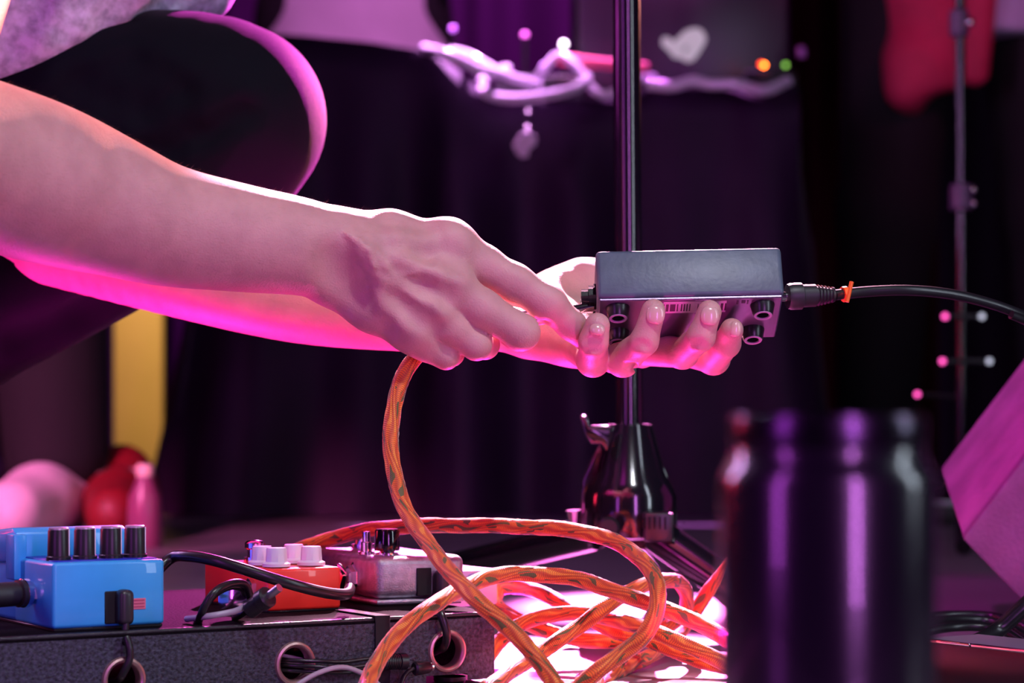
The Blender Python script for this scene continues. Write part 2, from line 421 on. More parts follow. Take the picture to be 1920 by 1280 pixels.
# far (left) arm and hand ------------------------------------------------------
fb = Field((-0.34, 1.415, 0.175), (0.155, 1.70, 0.34), 0.0013)
far_arm = [(120, 420, 1.66, 120), (330, 500, 1.625, 92), (450, 538, 1.61, 82), (560, 564, 1.60, 80), (700, 584, 1.585, 72), (850, 598, 1.57, 62), (960, 600, 1.560, 55), (1030, 604, 1.555, 58)]
p, r = px_chain(far_arm); fb.limb(p, r, 0.008, 0.85)
for seq in ([(1000, 604, 1.556, 54), (1060, 625, 1.540, 46), (1100, 650, 1.512, 36)],
            [(1010, 604, 1.560, 54), (1090, 632, 1.552, 44), (1160, 662, 1.522, 34)],
            [(1010, 600, 1.566, 50), (1110, 622, 1.566, 44), (1200, 650, 1.538, 36)],
            [(1020, 590, 1.576, 46), (1140, 606, 1.586, 44), (1250, 640, 1.562, 36)]):
    p, r = px_chain(seq); fb.chain(p, r, 0.014)
# thenar mound and thumb lying behind the pedal
for seq in ([(1010, 590, 1.57, 40), (1058, 560, 1.582, 46), (1098, 538, 1.588, 52)],):
    p, r = px_chain(seq); fb.chain(p, r, 0.02)
fing = [
    [(1098, 652, 1.512, 34), (1112, 675, 1.480, 30), (1113, 640, 1.455, 26), (1120, 610, 1.452, 24)],
    [(1155, 662, 1.522, 34), (1168, 674, 1.478, 31), (1208, 640, 1.450, 25), (1225, 583, 1.4475, 23)],
    [(1195, 650, 1.538, 35), (1280, 662, 1.482, 28), (1314, 632, 1.450, 25), (1330, 585, 1.4475, 23)],
    [(1245, 640, 1.562, 35), (1338, 672, 1.510, 29), (1362, 644, 1.475, 25), (1372, 618, 1.462, 22)],
    [(1098, 538, 1.588, 46), (1150, 520, 1.60, 36), (1215, 505, 1.590, 28)]]
fb.fingers([px_chain(s) for s in fing], 0.007, 0.004)
# knuckle creases on the finger joints facing the lens
for x, y, w_ in ((1111, 640, 14), (1112, 648, 15), (1112, 656, 14), (1113, 634, 12), (1203, 642, 12), (1204, 650, 12), (1310, 640, 12), (1309, 648, 12), (1190, 682, 12), (1188, 690, 10)):
    fb.groove([(x-w_, y+2), (x, y), (x+w_, y+3)], .0009, -.0003, .0028)
Vb, Fb = fb.mesh(); Vb = relax(Vb, Fb, 2)
# rest of the body, out of the frame: head, neck, torso, upper arms --------------
fc = Field((-0.75, 1.15, 0.15), (0.12, 2.15, 1.16), 0.006)
sh_r = Vector((-0.30, 1.58, 0.74)); sh_l = Vector((-0.27, 1.90, 0.72)); hip = Vector((-0.55, 1.80, 0.38)); chest = Vector((-0.34, 1.75, 0.64))
neck = Vector((-0.25, 1.74, 0.80)); head = Vector((-0.17, 1.735, 0.93))
fc.chain([hip, (hip+chest)/2, chest], [.085, .080, .085], .03); fc.add(sh_r, sh_l, .060, .060, .03)
fc.add(chest.lerp(neck, .5), neck, .062, .055, .03); fc.add(neck, head, .055, .06, .03)
fc.add(head+Vector((-.03, 0, .03)), head+Vector((.02, 0, .02)), .092, .085, .03)
fc.add(head+Vector((.045, 0, -.05)), head+Vector((.055, 0, -.075)), .045, .035, .03)      # jaw
fc.add(head+Vector((.095, 0, .01)), head+Vector((.112, 0, -.022)), .010, .014, .012)       # nose
fc.add(head+Vector((.08, -.014, -.052)), head+Vector((.08, .014, -.052)), .009, .009, .006)   # lips
for s_ in (-1, 1):
    fc.sub(head+Vector((.112, s_*.034, .012)), head+Vector((.112, s_*.03, .012)), .018, .018, .01)
    fc.add(head+Vector((.082, s_*.032, .010)), head+Vector((.082, s_*.031, .010)), .013, .013, .004)
    fc.add(head+Vector((-.01, s_*.088, .02)), head+Vector((-.015, s_*.09, -.02)), .016, .010, .01)
el_r, _ = px_chain([(-240, 235, 1.25, 150)]); fc.add(sh_r, el_r[0]+Vector((0, 0, .0)), .062, .048, .03)
fc.chain([sh_l, P(-90, 300, 1.74), P(120, 420, 1.66)], [.06, .046, .040], .03)
Vc, Fc_ = fc.mesh(); Vc = relax(Vc, Fc_, 3)
V = np.vstack([Va, Vb, Vc]); Fq = np.vstack([Fa, Fb+len(Va), Fc_+len(Va)+len(Vb)])
body = obj('body', (V, Fq), SKIN, per, angle=180)
# fingernails
def nail(x, y, d, wpx, hpx, lean=0.0, tilt=0.0, proud=0.0):
    a = P(x, y, d); rw = RP(wpx, d); rh = RP(hpx, d)
    bm = bmesh.new(); bmesh.ops.create_uvsphere(bm, u_segments=20, v_segments=12, radius=1)
    for v in bm.verts:
        q = v.co.copy()
        q.z = q.z if abs(q.z) < .75 else .75*(1 if q.z > 0 else -1)+(q.z-(.75 if q.z > 0 else -.75))*.4
        v.co = Vector((q.x*rw, q.y*0.0028, q.z*rh/.85))
    g = xf(bmgeo(bm), Matrix.Translation(a) @ Euler((lean, tilt, 0)).to_matrix().to_4x4())
    return obj('fingernail', g, NAIL, body)
nail(1229, 590, 1.4475-.0062, 18, 18, -0.12, 0.18)
nail(1331, 592, 1.4475-.0062, 18, 18, -0.12, 0.12)
nail(1120, 618, 1.452-.0068, 15, 11, -0.30, 0.15)
nail(1379, 617, 1.462-.0055, 12, 15, -0.15, 0.10)
# fine arm hair
def arm_hair():
    F4 = Fa; ctr = Va[F4].mean(1)
    nrm = np.cross(Va[F4[:, 2]]-Va[F4[:, 0]], Va[F4[:, 3]]-Va[F4[:, 1]]); nrm /= np.linalg.norm(nrm, axis=1)[:, None]+1e-12
    out = nrm @ np.array([0, 0, 1.0]) > -0.9
    sel = np.argwhere((ctr[:, 0] > -0.33) & (ctr[:, 0] < -0.055) & out)[:, 0]
    sel = RNG.choice(sel, 9000, replace=False)
    c = ctr[sel]; n = nrm[sel]; g = np.array([0.9, 0.05, -0.15])
    L = RNG.uniform(.0018, .0048, len(sel))[:, None]
    t = g-n*(n @ g)[:, None]; t /= np.linalg.norm(t, axis=1)[:, None]
    d = n*RNG.uniform(.35, .8, (len(sel), 1))+t*.8+RNG.normal(0, .2, (len(sel), 3)); d /= np.linalg.norm(d, axis=1)[:, None]
    s = np.cross(d, n); s /= np.linalg.norm(s, axis=1)[:, None]+1e-9; s *= 0.000045
    V = np.stack([c-s, c+s, c+d*L], 1).reshape(-1, 3); F = np.arange(len(V)).reshape(-1, 3)
    o = obj('arm_hair', (V, F), mat('vellus_hair', (0.5, 0.3, 0.22), 0.4), body, smooth=False); o['kind'] = 'stuff'
arm_hair()
hair = Field((-0.34, 1.6, 0.80), (0.0, 1.88, 1.10), 0.006)
hair.add(head+Vector((-.045, 0, .045)), head+Vector((.015, 0, .05)), .098, .085, .02)
hair.sub(head+Vector((.13, 0, -.04)), head+Vector((.13, 0, -.02)), .10, .09, .01)
hv, hf = hair.mesh(); obj('hair', (relax(hv, hf, 2), hf), mat('dark_hair', (0.015, 0.01, 0.008), 0.5, bump=.8, bscale=300), per, angle=180)
# trousers ----------------------------------------------------------------------
ft = Field((-0.80, 1.50, 0.0), (-0.10, 2.16, 0.50), 0.0035)
def leg(dy, dx, k):
    th = [(-420, 330, 1.76+dy, 215), (-200, 290, 1.75+dy, 215), (60, 232, 1.73+dy, 205), (250, 205, 1.72+dy, 182), (400, 204, 1.72+dy, 178), (432, 216, 1.72+dy, 170)]
    p, r = px_chain([(x+dx, y, d, q) for x, y, d, q in th]); ft.limb(p, r, k)
    sh = [(436, 235, 1.72+dy, 160), (400, 290, 1.72+dy, 166), (260, 395, 1.72+dy, 158), (100, 498, 1.72+dy, 152), (-60, 600, 1.72+dy, 135), (-330, 860, 1.72+dy, 105), (-440, 1080, 1.72+dy, 95)]
    p, r = px_chain([(x+dx, y, d, q) for x, y, d, q in sh]); ft.limb(p, r, k)
leg(0, 0, 0.02); leg(0.22, -75, 0.02)
# folds behind the knee
ft.groove([(240, 268), (300, 266), (380, 232), (455, 200)], .007, -.003, .016)
ft.ridge([(246, 250), (310, 246), (385, 212), (455, 182)], .006, .003, .014)
ft.groove([(190, 240), (260, 200), (340, 165)], .005, -.003, .014)
ft.groove([(60, 230), (150, 160), (250, 110)], .006, -.004, .016)
ft.groove([(110, 235), (200, 185), (300, 130)], .005, -.0035, .014)
ft.groove([(40, 640), (160, 600), (280, 520)], .008, -.005, .02)
tv, tf = ft.mesh(); obj('trousers', (relax(tv, tf, 8), tf), TROUS, per, angle=180)
for dy, dx in ((0, 0), (.22, -75)):
    b0 = P(-440+dx, 1150, 1.72+dy); z0 = 0.0
    fs = Field((b0.x-.09, b0.y-.06, 0), (b0.x+.24, b0.y+.06, .16), .004)
    fs.chain([Vector((b0.x, b0.y, .10)), Vector((b0.x-.01, b0.y, .055)), Vector((b0.x+.09, b0.y, .045)), Vector((b0.x+.17, b0.y, .036))], [.042, .042, .038, .034], .02)
    fs.V[:, :, :2] = .01
    sv, sf = fs.mesh(); obj('shoe', (sv, sf), mat('black_leather', (.012, .012, .013), .4), per, angle=180)
# shirt ------------------------------------------------------------------------------
fh = Field((-0.72, 1.38, 0.28), (-0.02, 2.10, 0.86), 0.0035)
lo_ = [(-520, 180, 1.80, 350), (-330, 40, 1.78, 340), (-120, -140, 1.76, 330), (0, -500, 1.75, 330)]
p, r = px_chain(lo_); fh.chain(p, r, .05, 1.0)
fh.add(sh_r, sh_l, .085, .085, .05)
fh.add(sh_r, sh_r.lerp(el_r[0], .62), .078, .072, .03); fh.add(sh_l, sh_l.lerp(P(-90, 300, 1.74), .65), .075, .066, .03)
# cloth hanging over the thigh
p, r = px_chain([(-150, -60, 1.74, 210), (60, -70, 1.74, 165), (240, -72, 1.74, 110), (345, -52, 1.75, 72), (385, -22, 1.76, 34)]); fh.chain(p, r, .04)
p, r = px_chain([(-170, 118, 1.68, 66), (30, 68, 1.665, 60), (125, 22, 1.665, 50), (230, -30, 1.67, 44)]); fh.limb(p, r, .06)
fh.groove([(20, 80), (60, 20), (90, -40)], .007, -.003, .018)
fh.groove([(200, 40), (225, 10), (250, -40)], .008, -.003, .018)
fh.groove([(280, 25), (330, 0), (370, -30)], .005, -.002, .014)
fh.groove([(120, 60), (150, 10), (190, -40)], .004, -.002, .014)
sv, sf = fh.mesh(); obj('shirt', (relax(sv, sf, 2), sf), SHIRT, per, angle=180)

# ================================================================== HELD PEDAL
th = math.radians(26); roll = math.radians(-1.2)
c0 = P(1120, 560, 1.452)
hp = thing('effect_pedal', 'small scuffed black pedal held up in the open hand, underside with rubber feet showing', 'pedal',
           c0, (-th, roll, 0))
PED_F = mat('scuffed_black', (0.085, 0.118, 0.155), 0.42, noise=0.12, nscale=70, bump=0.15, bscale=260, metal=0.0, spec=.5)
PED_B = mat('base_plate_metal', (0.20, 0.15, 0.24), 0.35, metal=.7)
Lp, Dp, Hp = 0.1125, 0.055, 0.0335
obj('enclosure', rbox(0, Lp, 0, Dp, 0.001, Hp, .0028, 3), PED_F, hp, world=False)
bp_ = obj('base_plate', rbox(0.0012, Lp-.0012, 0.0016, Dp-.0016, -0.0008, 0.0012, .0006, 1), PED_B, hp, world=False)
for x, y in ((.0125, .011), (.100, .011), (.0965, .043), (.0135, .043)):
    pr = [(.0, -.0045), (.0032, -.0045), (.0034, -.0075), (.0056, -.0078), (.0062, -.0068), (.0075, -.0008), (.0075, 0)]
    fo = obj('rubber_foot', mv(lathe(pr, 24), x, y, 0), BLACK_RUB, hp, world=False)
    obj('foot_rim', mv(lathe([(.0038, -.00745), (.0040, -.0082), (.0054, -.0082), (.0057, -.0074)], 24, False), x, y, 0), mat('purple_grey_rubber', (.34, .26, .38), .5), fo, world=False)
# sticker with bar code (flat print)
def barcode_mat():
    m = bpy.data.materials.new('barcode_sticker'); m.use_nodes = True; nt = m.node_tree; b = nt.nodes['Principled BSDF']; b.inputs['Roughness'].default_value = .45
    uv = nt.nodes.new('ShaderNodeUVMap'); sx = nt.nodes.new('ShaderNodeSeparateXYZ'); nt.links.new(uv.outputs[0], sx.inputs[0])
    mu = nt.nodes.new('ShaderNodeMath'); mu.operation = 'MULTIPLY'; mu.inputs[1].default_value = 46; nt.links.new(sx.outputs[0], mu.inputs[0])
    flr = nt.nodes.new('ShaderNodeMath'); flr.operation = 'FLOOR'; nt.links.new(mu.outputs[0], flr.inputs[0])
    wn = nt.nodes.new('ShaderNodeTexWhiteNoise'); wn.noise_dimensions = '1D'; nt.links.new(flr.outputs[0], wn.inputs['W'])
    g = nt.nodes.new('ShaderNodeMath'); g.operation = 'GREATER_THAN'; g.inputs[1].default_value = .52; nt.links.new(wn.outputs['Value'], g.inputs[0])
    a = nt.nodes.new('ShaderNodeMath'); a.operation = 'LESS_THAN'; a.inputs[1].default_value = .78; nt.links.new(sx.outputs[1], a.inputs[0])
    c_ = nt.nodes.new('ShaderNodeMath'); c_.operation = 'GREATER_THAN'; c_.inputs[1].default_value = .15; nt.links.new(sx.outputs[1], c_.inputs[0])
    m1 = nt.nodes.new('ShaderNodeMath'); m1.operation = 'MULTIPLY'; nt.links.new(a.outputs[0], m1.inputs[0]); nt.links.new(c_.outputs[0], m1.inputs[1])
    m2 = nt.nodes.new('ShaderNodeMath'); m2.operation = 'MULTIPLY'; nt.links.new(m1.outputs[0], m2.inputs[0]); nt.links.new(g.outputs[0], m2.inputs[1])
    mx = nt.nodes.new('ShaderNodeMix'); mx.data_type = 'RGBA'; nt.links.new(m2.outputs[0], mx.inputs[0])
    mx.inputs[6].default_value = (.50, .42, .50, 1); mx.inputs[7].default_value = (.03, .02, .03, 1)
    nt.links.new(mx.outputs[2], b.inputs['Base Color']); return m
def sheet(x0, x1, y0, y1, z):
    return ([Vector((x0, y0, z)), Vector((x1, y0, z)), Vector((x1, y1, z)), Vector((x0, y1, z))], [(0, 3, 2, 1)], [(0, 1), (1, 1), (1, 0), (0, 0)])
st = obj('sticker', sheet(.040, .078, .004, .0185, -.00095), barcode_mat(), bp_, world=False); st['label'] = 'pink-lit bar code sticker'
s2 = []
for i, ww in enumerate((.002, .0035, .0015, .003)):
    x0 = .0838+i*.0032; s2.append(rbox(x0, x0+ww*.7, .0045, .0085-(i % 2)*.001, -.0011, -.0008, 0))
obj('printed_mark', join(*s2), mat('dark_print', (.05, .02, .05), .6), bp_, world=False)
# left side: knurled jack nut and washer, second jack
for y, z, rr in ((.020, .012, .0072), (.040, .018, .0055)):
    n_ = 20; pr = lathe([(rr+.001, 0), (rr+.001, .0015), (rr, .0015), (rr, .0045), (rr*.7, .0045), (rr*.7, .009), (rr*.5, .009), (rr*.5, .002)], n_)
    for i, v in enumerate(pr[0]):
        if i % 2: v.x *= .94; v.y *= .94
    obj('jack_nut', xf(pr, Matrix.Translation((0, y, z)) @ Matrix.Rotation(-PI/2, 4, 'Y')), BLACK_GLOSS, hp, world=False)
for x in (.03, .058, .086):
    obj('control_knob', mv(lathe([(.0068, 0), (.0062, .009), (.0055, .0105), (0, .0107)], 24), x, .030, Hp), BLACK_PL, hp, world=False)

# black lead plugged into the held pedal
bc = thing('instrument_cable', 'black cable with ribbed plug and orange tie running right from the held pedal', 'cable', P(1475, 556, 1.475))
a = P(1474, 556, 1.474); b = P(1570, 552, 1.480)
pl_ = [(.0030, 0), (.0075, .0008), (.0082, .003), (.0082, .0095), (.0070, .0102), (.0068, .018)]
for i in range(5): pl_ += [(.0068-.0004*i, .0185+.0022*i), (.0056-.0004*i, .0188+.0022*i), (.0056-.0004*i, .0198+.0022*i), (.0066-.0004*i, .0201+.0022*i)]
pl_ += [(.0045, .0305), (.0035, .031)]
plg = obj('plug', xf(lathe(pl_, 32), align(a, b)), mat('matte_black_plug', (.018, .018, .02), .45), bc)
obj('plug_tip', rod(P(1440, 556, 1.472), a, .003, 16), CHROME, plg)
obj('cable_sheath', tube([P(1566, 553, 1.48), P(1620, 547, 1.485), P(1700, 544, 1.49), P(1780, 551, 1.50), P(1850, 567, 1.51), P(1915, 590, 1.52), P(2010, 640, 1.55), P(2120, 820, 1.60), P(2180, 1080, 1.66), P(2250, 1190, 1.70)], .0033, 14), BLACK_RUB, bc)
obj('second_strand', tube([P(1896, 590, 1.505), P(1920, 600, 1.51), P(2000, 650, 1.55), P(2105, 830, 1.61), P(2160, 1080, 1.68), P(2230, 1190, 1.72)], .0028, 12), BLACK_RUB, bc)
ORT = mat('orange_tie', (.9, .16, .02), .35)
g1 = xf(lathe([(.0036, 0), (.0048, 0), (.0048, .0028), (.0036, .0028)], 20), align(P(1580, 552, 1.481), P(1600, 549, 1.483)))
g2 = rod(P(1588, 566, 1.472), P(1597, 528, 1.474), .0013, 8)
obj('cable_tie', join(g1, g2), ORT, bc)

# ================================================================== ORANGE BRAIDED CABLES
def braid_mat():
    m = bpy.data.materials.new('orange_braid'); m.use_nodes = True; nt = m.node_tree; N = nt.nodes; Lk = nt.links
    b = N['Principled BSDF']; b.inputs['Roughness'].default_value = .55; b.inputs['Sheen Weight'].default_value = .25
    uv = N.new('ShaderNodeUVMap'); s = N.new('ShaderNodeSeparateXYZ'); Lk.new(uv.outputs[0], s.inputs[0])
    def M(op, a, b_=None, c=None):
        n = N.new('ShaderNodeMath'); n.operation = op
        for i, q in enumerate((a, b_, c)):
            if q is None: continue
            if isinstance(q, (int, float)): n.inputs[i].default_value = q
            else: Lk.new(q, n.inputs[i])
        return n.outputs[0]
    U, V = s.outputs[0], s.outputs[1]
    # strands run mostly along the cable and wander in slow waves
    wob = M('MULTIPLY', M('SINE', M('ADD', M('MULTIPLY', U, 2*PI/.036), M('MULTIPLY', V, 4*PI))), .045)
    vv = M('ADD', V, wob)
    ph = M('ADD', M('MULTIPLY', vv, 2*PI*10), M('MULTIPLY', U, 2*PI/.042))
    stripe = M('MULTIPLY_ADD', M('SINE', ph), .5, .5)
    rib = M('MULTIPLY_ADD', M('SINE', M('ADD', M('MULTIPLY', U, 2*PI/.0013), M('MULTIPLY', M('SINE', ph), 1.4))), .5, .5)
    cx = N.new('ShaderNodeCombineXYZ'); Lk.new(M('MULTIPLY', U, 62), cx.inputs[0]); Lk.new(M('MULTIPLY', M('SINE', M('MULTIPLY', vv, 2*PI)), 1.3), cx.inputs[1]); Lk.new(M('MULTIPLY', M('COSINE', M('MULTIPLY', vv, 2*PI)), 1.3), cx.inputs[2])
    no = N.new('ShaderNodeTexNoise'); no.inputs['Scale'].default_value = 1.0; no.inputs['Detail'].default_value = 1; Lk.new(cx.outputs[0], no.inputs['Vector'])
    olive = M('MULTIPLY', M('GREATER_THAN', no.outputs['Fac'], .585), M('GREATER_THAN', stripe, .25))
    yel = M('MULTIPLY', M('LESS_THAN', no.outputs['Fac'], .40), M('GREATER_THAN', stripe, .55))
    def mix(f, a, c):
        n = N.new('ShaderNodeMix'); n.data_type = 'RGBA'
        Lk.new(f, n.inputs[0])
        for i, q in ((6, a), (7, c)):
            if isinstance(q, tuple): n.inputs[i].default_value = q
            else: Lk.new(q, n.inputs[i])
        return n.outputs[2]
    base = mix(stripe, (.62, .07, .008, 1), (.95, .21, .015, 1))
    base = mix(yel, base, (.98, .33, .03, 1))
    base = mix(olive, base, (.10, .12, .02, 1))
    base = mix(M('MULTIPLY', M('LESS_THAN', rib, .3), .45), base, (.16, .04, .01, 1))
    Lk.new(base, b.inputs['Base Color'])
    bp = N.new('ShaderNodeBump'); bp.inputs['Strength'].default_value = .5; bp.inputs['Distance'].default_value = .0006
    Lk.new(M('ADD', stripe, M('MULTIPLY', rib, .35)), bp.inputs['Height']); Lk.new(bp.outputs[0], b.inputs['Normal'])
    return m
BRAID = braid_mat()
def bdisp(u, v):
    wob = .045*np.sin(u*2*PI/.036+v*4*PI)
    return .00022*np.sin((v+wob)*2*PI*10+u*2*PI/.042)+.00025*np.sin(u*2*PI/.05+v*2*PI)
def orange(name, pts, parent, r=.0048, taper=None):
    return obj(name, tube([P(*q) for q in pts], r, 36, .0011, bdisp, taper), BRAID, parent, angle=180)
oc = thing('guitar_cable', 'orange braided cable hanging from the gripping hand and looping down over the tangle', 'cable', P(1060, 1290, 1.33))
A_ = [(905, 612, 1.475), (860, 622, 1.468), (815, 640, 1.462), (786, 664, 1.455), (766, 688, 1.45), (749, 722, 1.447), (737, 770, 1.442), (733, 820, 1.437), (737, 875, 1.43), (750, 930, 1.42), (778, 985, 1.405),
      (815, 1035, 1.385), (855, 1085, 1.365), (900, 1130, 1.345), (940, 1165, 1.34), (985, 1210, 1.335), (1025, 1258, 1.33), (1060, 1320, 1.325), (1010, 1372, 1.26), (900, 1368, 1.28), (875, 1325, 1.38),
      (930, 1277, 1.44), (987, 1240, 1.475), (1040, 1205, 1.49), (1085, 1175, 1.50), (1130, 1140, 1.505), (1165, 1118, 1.52), (1205, 1097, 1.545), (1243, 1088, 1.57), (1272, 1092, 1.60), (1288, 1115, 1.62), (1283, 1145, 1.63), (1255, 1172, 1.62), (1215, 1192, 1.60),
      (1167, 1201, 1.58), (1105, 1201, 1.575), (1049, 1190, 1.575), (1006, 1176, 1.58), (956, 1153, 1.60), (928, 1128, 1.62), (938, 1104, 1.63), (973, 1100, 1.625), (1015, 1112, 1.60), (1060, 1135, 1.58), (1105, 1160, 1.56), (1150, 1182, 1.545),
      (1210, 1198, 1.535), (1265, 1220, 1.525), (1320, 1240, 1.515), (1395, 1258, 1.50), (1500, 1290, 1.47), (1640, 1320, 1.42)]
orange('braided_sleeve', A_, oc)
obj('plug_sleeve', rod(P(905, 612, 1.475), P(1040, 588, 1.474), .0058, 24, .0052, .0008), mat('purple_metal', (.62, .50, .66), .25, metal=1), oc)
obj('plug_tip', rod(P(1040, 588, 1.474), P(1118, 573, 1.474), .0030, 16), CHROME, oc)
oc2 = thing('guitar_cable', 'orange braided cable with frayed pointed end, arching behind the silver pedal onto the floor', 'cable', P(1070, 1290, 1.36))
B_ = [(560, 1030, 1.62), (640, 1004, 1.60), (700, 992, 1.58), (745, 988, 1.565), (800, 985, 1.55), (900, 985, 1.53), (1000, 988, 1.505), (1080, 995, 1.48), (1140, 1010, 1.46), (1188, 1036, 1.435), (1218, 1068, 1.41), (1234, 1105, 1.39), (1230, 1148, 1.38),
      (1207, 1190, 1.375), (1165, 1226, 1.375), (1120, 1258, 1.37), (1070, 1300, 1.37), (990, 1370, 1.30), (890, 1380, 1.33), (868, 1340, 1.43), (905, 1280, 1.52), (915, 1235, 1.545), (938, 1200, 1.56), (975, 1172, 1.565),
      (1020, 1155, 1.56), (1075, 1148, 1.55), (1130, 1156, 1.53), (1190, 1172, 1.505), (1245, 1190, 1.485), (1300, 1215, 1.48), (1390, 1262, 1.47), (1420, 1330, 1.40), (1300, 1400, 1.24), (900, 1415, 1.21), (700, 1400, 1.24), (660, 1345, 1.29),
      (690, 1280, 1.34), (708, 1240, 1.355), (740, 1195, 1.37), (790, 1150, 1.385), (850, 1112, 1.42), (905, 1086, 1.45), (960, 1075, 1.46), (1020, 1077, 1.462), (1080, 1085, 1.455), (1140, 1103, 1.44), (1190, 1122, 1.425), (1250, 1142, 1.41), (1310, 1168, 1.395), (1350, 1190, 1.38),
      (1390, 1215, 1.37), (1450, 1290, 1.32), (1380, 1400, 1.24), (1200, 1370, 1.30), (1110, 1300, 1.46), (1161, 1257, 1.52), (1195, 1240, 1.55), (1229, 1224, 1.585), (1262, 1200, 1.62), (1290, 1165, 1.65), (1319, 1122, 1.655), (1344, 1086, 1.65), (1369, 1040, 1.64)]
orange('braided_sleeve', B_, oc2, taper=lambda t: np.clip((1-t)/.012, .04, 1)**.7)
def glow_mat(m_, c, s): return mat(m_, c, .3, emit=c, estr=s)

# ================================================================== MICROPHONE STAND (in the middle)
SD = 1.82
ms = thing('microphone_stand', 'black tripod microphone stand rising behind the held pedal in the middle', 'stand', P(1172, 1188, SD))
def PZ(px, py, d): return P(px, py, d)
cxw = P(1172, 900, SD)
def ring_at(prof, seg=36): return mv(lathe(prof, seg), cxw.x, cxw.y, 0)
def zz(py): return H+(HOR-py)/FPX*SD
tb = rod(P(1180, 860, SD), P(1171, -420, SD), .0104, 32)
obj('pole', tb, BLACK_GLOSS, ms)
obj('upper_pole', rod(P(1171, -420, SD), P(1166, -1500, SD), .0075, 24), BLACK_GLOSS, ms)
obj('height_clutch', rod(P(1171, -470, SD), P(1170.5, -380, SD), .016, 24, bev=.003), BLACK_PL, ms)
k = RP(1, SD)
obj('hub', xf(ring_at([(46*k, zz(1010)), (84*k, zz(1005)), (88*k, zz(980)), (88*k, zz(930)), (80*k, zz(905)), (70*k, zz(890)), (44*k, zz(800)), (42*k, zz(795)), (24*k, zz(795))], 40), Matrix.Translation((P(1180, 900, SD).x-cxw.x, 0, 0))), BLACK_GLOSS, ms)
def fin(pts, d0, dy): return poly_prism([P(x, y, d0) for x, y in pts], (0, dy, 0), .0015)
obj('hub_fin', fin([(1200, 796), (1215, 796), (1268, 935), (1270, 1000), (1225, 1000)], SD-.008, .016), BLACK_GLOSS, ms)
obj('hub_fin', fin([(1150, 800), (1125, 830), (1092, 900), (1088, 985), (1130, 985)], SD-.008, .016), BLACK_GLOSS, ms)
obj('clamp_lever', fin([(1087, 778), (1101, 778), (1106, 797), (1140, 797), (1152, 800), (1146, 822), (1138, 848), (1128, 832), (1108, 832), (1098, 816)], SD-.03, .012), BLACK_GLOSS, ms)
obj('hub_block', rbox(P(1201, 0, SD).x, P(1254, 0, SD).x, SD-.055, SD-.02, zz(1008), zz(955), .002), BLACK_PL, ms)
for i in range(5):
    x = P(1206+i*10, 0, SD-.056).x
    obj('rib', rbox(x, x+.0012, SD-.0565, SD-.054, zz(985), zz(962), .0003, 1), BLACK_GLOSS, ms)
def legtube(a, b, r):
    return rod(a, b, r, 24, bev=.002)
l1 = obj('leg', legtube(P(1228, 1000, 1.79), P(1470, 1170, 1.74), .0135), BLACK_GLOSS, ms)
l2 = obj('leg', legtube(P(1120, 1000, 1.84), P(760, 1085, 2.05), .0125), BLACK_GLOSS, ms)
l3 = obj('leg', legtube(P(1200, 1000, 1.86), P(1260, 1060, 2.20), .0125), BLACK_GLOSS, ms)
for l, a, b in ((l1, P(1462, 1164, 1.742), P(1505, 1194, 1.735)), (l2, P(770, 1082, 2.045), P(735, 1091, 2.07)), (l3, P(1257, 1056, 2.18), P(1264, 1065, 2.23))):
    obj('rubber_foot', rod(a, b, .0165, 20, bev=.004), BLACK_RUB, l)
obj('knob', rod(P(1077, 985, SD), P(1076, 956, SD), .0035, 16, .0058), CHROME, ms)
obj('thumb_screw', rod(P(1141, 990, SD-.05), P(1141, 990, SD-.066), .0085, 20, bev=.002), BLACK_RUB, ms)

# ================================================================== PEDALBOARD
yaw = math.radians(32)
A0 = P(0, 1192, 1.315); bz = 0.044
B0 = Vector((A0.x, A0.y, 0))
ex = Vector((math.cos(yaw), math.sin(yaw), 0)); ey = Vector((-math.sin(yaw), math.cos(yaw), 0))
def usolve(px, v=0.0):
    t = (px-960)/FPX; o = B0+ey*v
    return (t*o.y-o.x)/(ex.x-t*ex.y)
pb = thing('pedalboard', 'black fuzzy-covered pedalboard with round cable grommets along its side', 'pedalboard', B0, (0, 0, yaw))
def tolex():
    m = mat('black_tolex', (.005, .006, .010), .55, bump=1.0, bscale=520, spec=.5, sheen=.1, nscale=420, col2=(.05, .055, .085))
    return m
TOL = tolex()
uR = usolve(927); uL = -0.30; Dpb = 0.26
holes = [(usolve(232), .0165), (usolve(553), .0195), (usolve(838), .0215)]
hr = .0112; S = .0145; z0, z1 = .003, bz
V = []; Fc = []
def quad(a, b, c, d): n = len(V); V.extend([Vector(a), Vector(b), Vector(c), Vector(d)]); Fc.append((n, n+1, n+2, n+3))
us = uL
for hu, hz in holes:
    quad((us, 0, z0), (hu-S, 0, z0), (hu-S, 0, z1-.003), (us, 0, z1-.003))
    zl, zh = hz-min(S, hz-z0-.0003), hz+S
    quad((hu-S, 0, zh), (hu+S, 0, zh), (hu+S, 0, z1-.003), (hu-S, 0, z1-.003))
    n = len(V); N_ = 32
    for q in range(N_):
        a = 2*PI*q/N_; c_, s_ = math.cos(a), math.sin(a); mxx = max(abs(c_), abs(s_))
        V.append(Vector((hu+S*c_/mxx, 0, min(max(hz+S*s_/mxx, z0), zh)))); V.append(Vector((hu+hr*c_, 0, hz+hr*s_))); V.append(Vector((hu+hr*c_, .006, hz+hr*s_)))
    for q in range(N_):
        a = n+3*q; b = n+3*((q+1) % N_)
        Fc.append((a, b, b+1, a+1)); Fc.append((a+1, b+1, b+2, a+2))
    us = hu+S
quad((us, 0, z0), (uR, 0, z0), (uR, 0, z1-.003), (us, 0, z1-.003))
panel = (V, Fc)
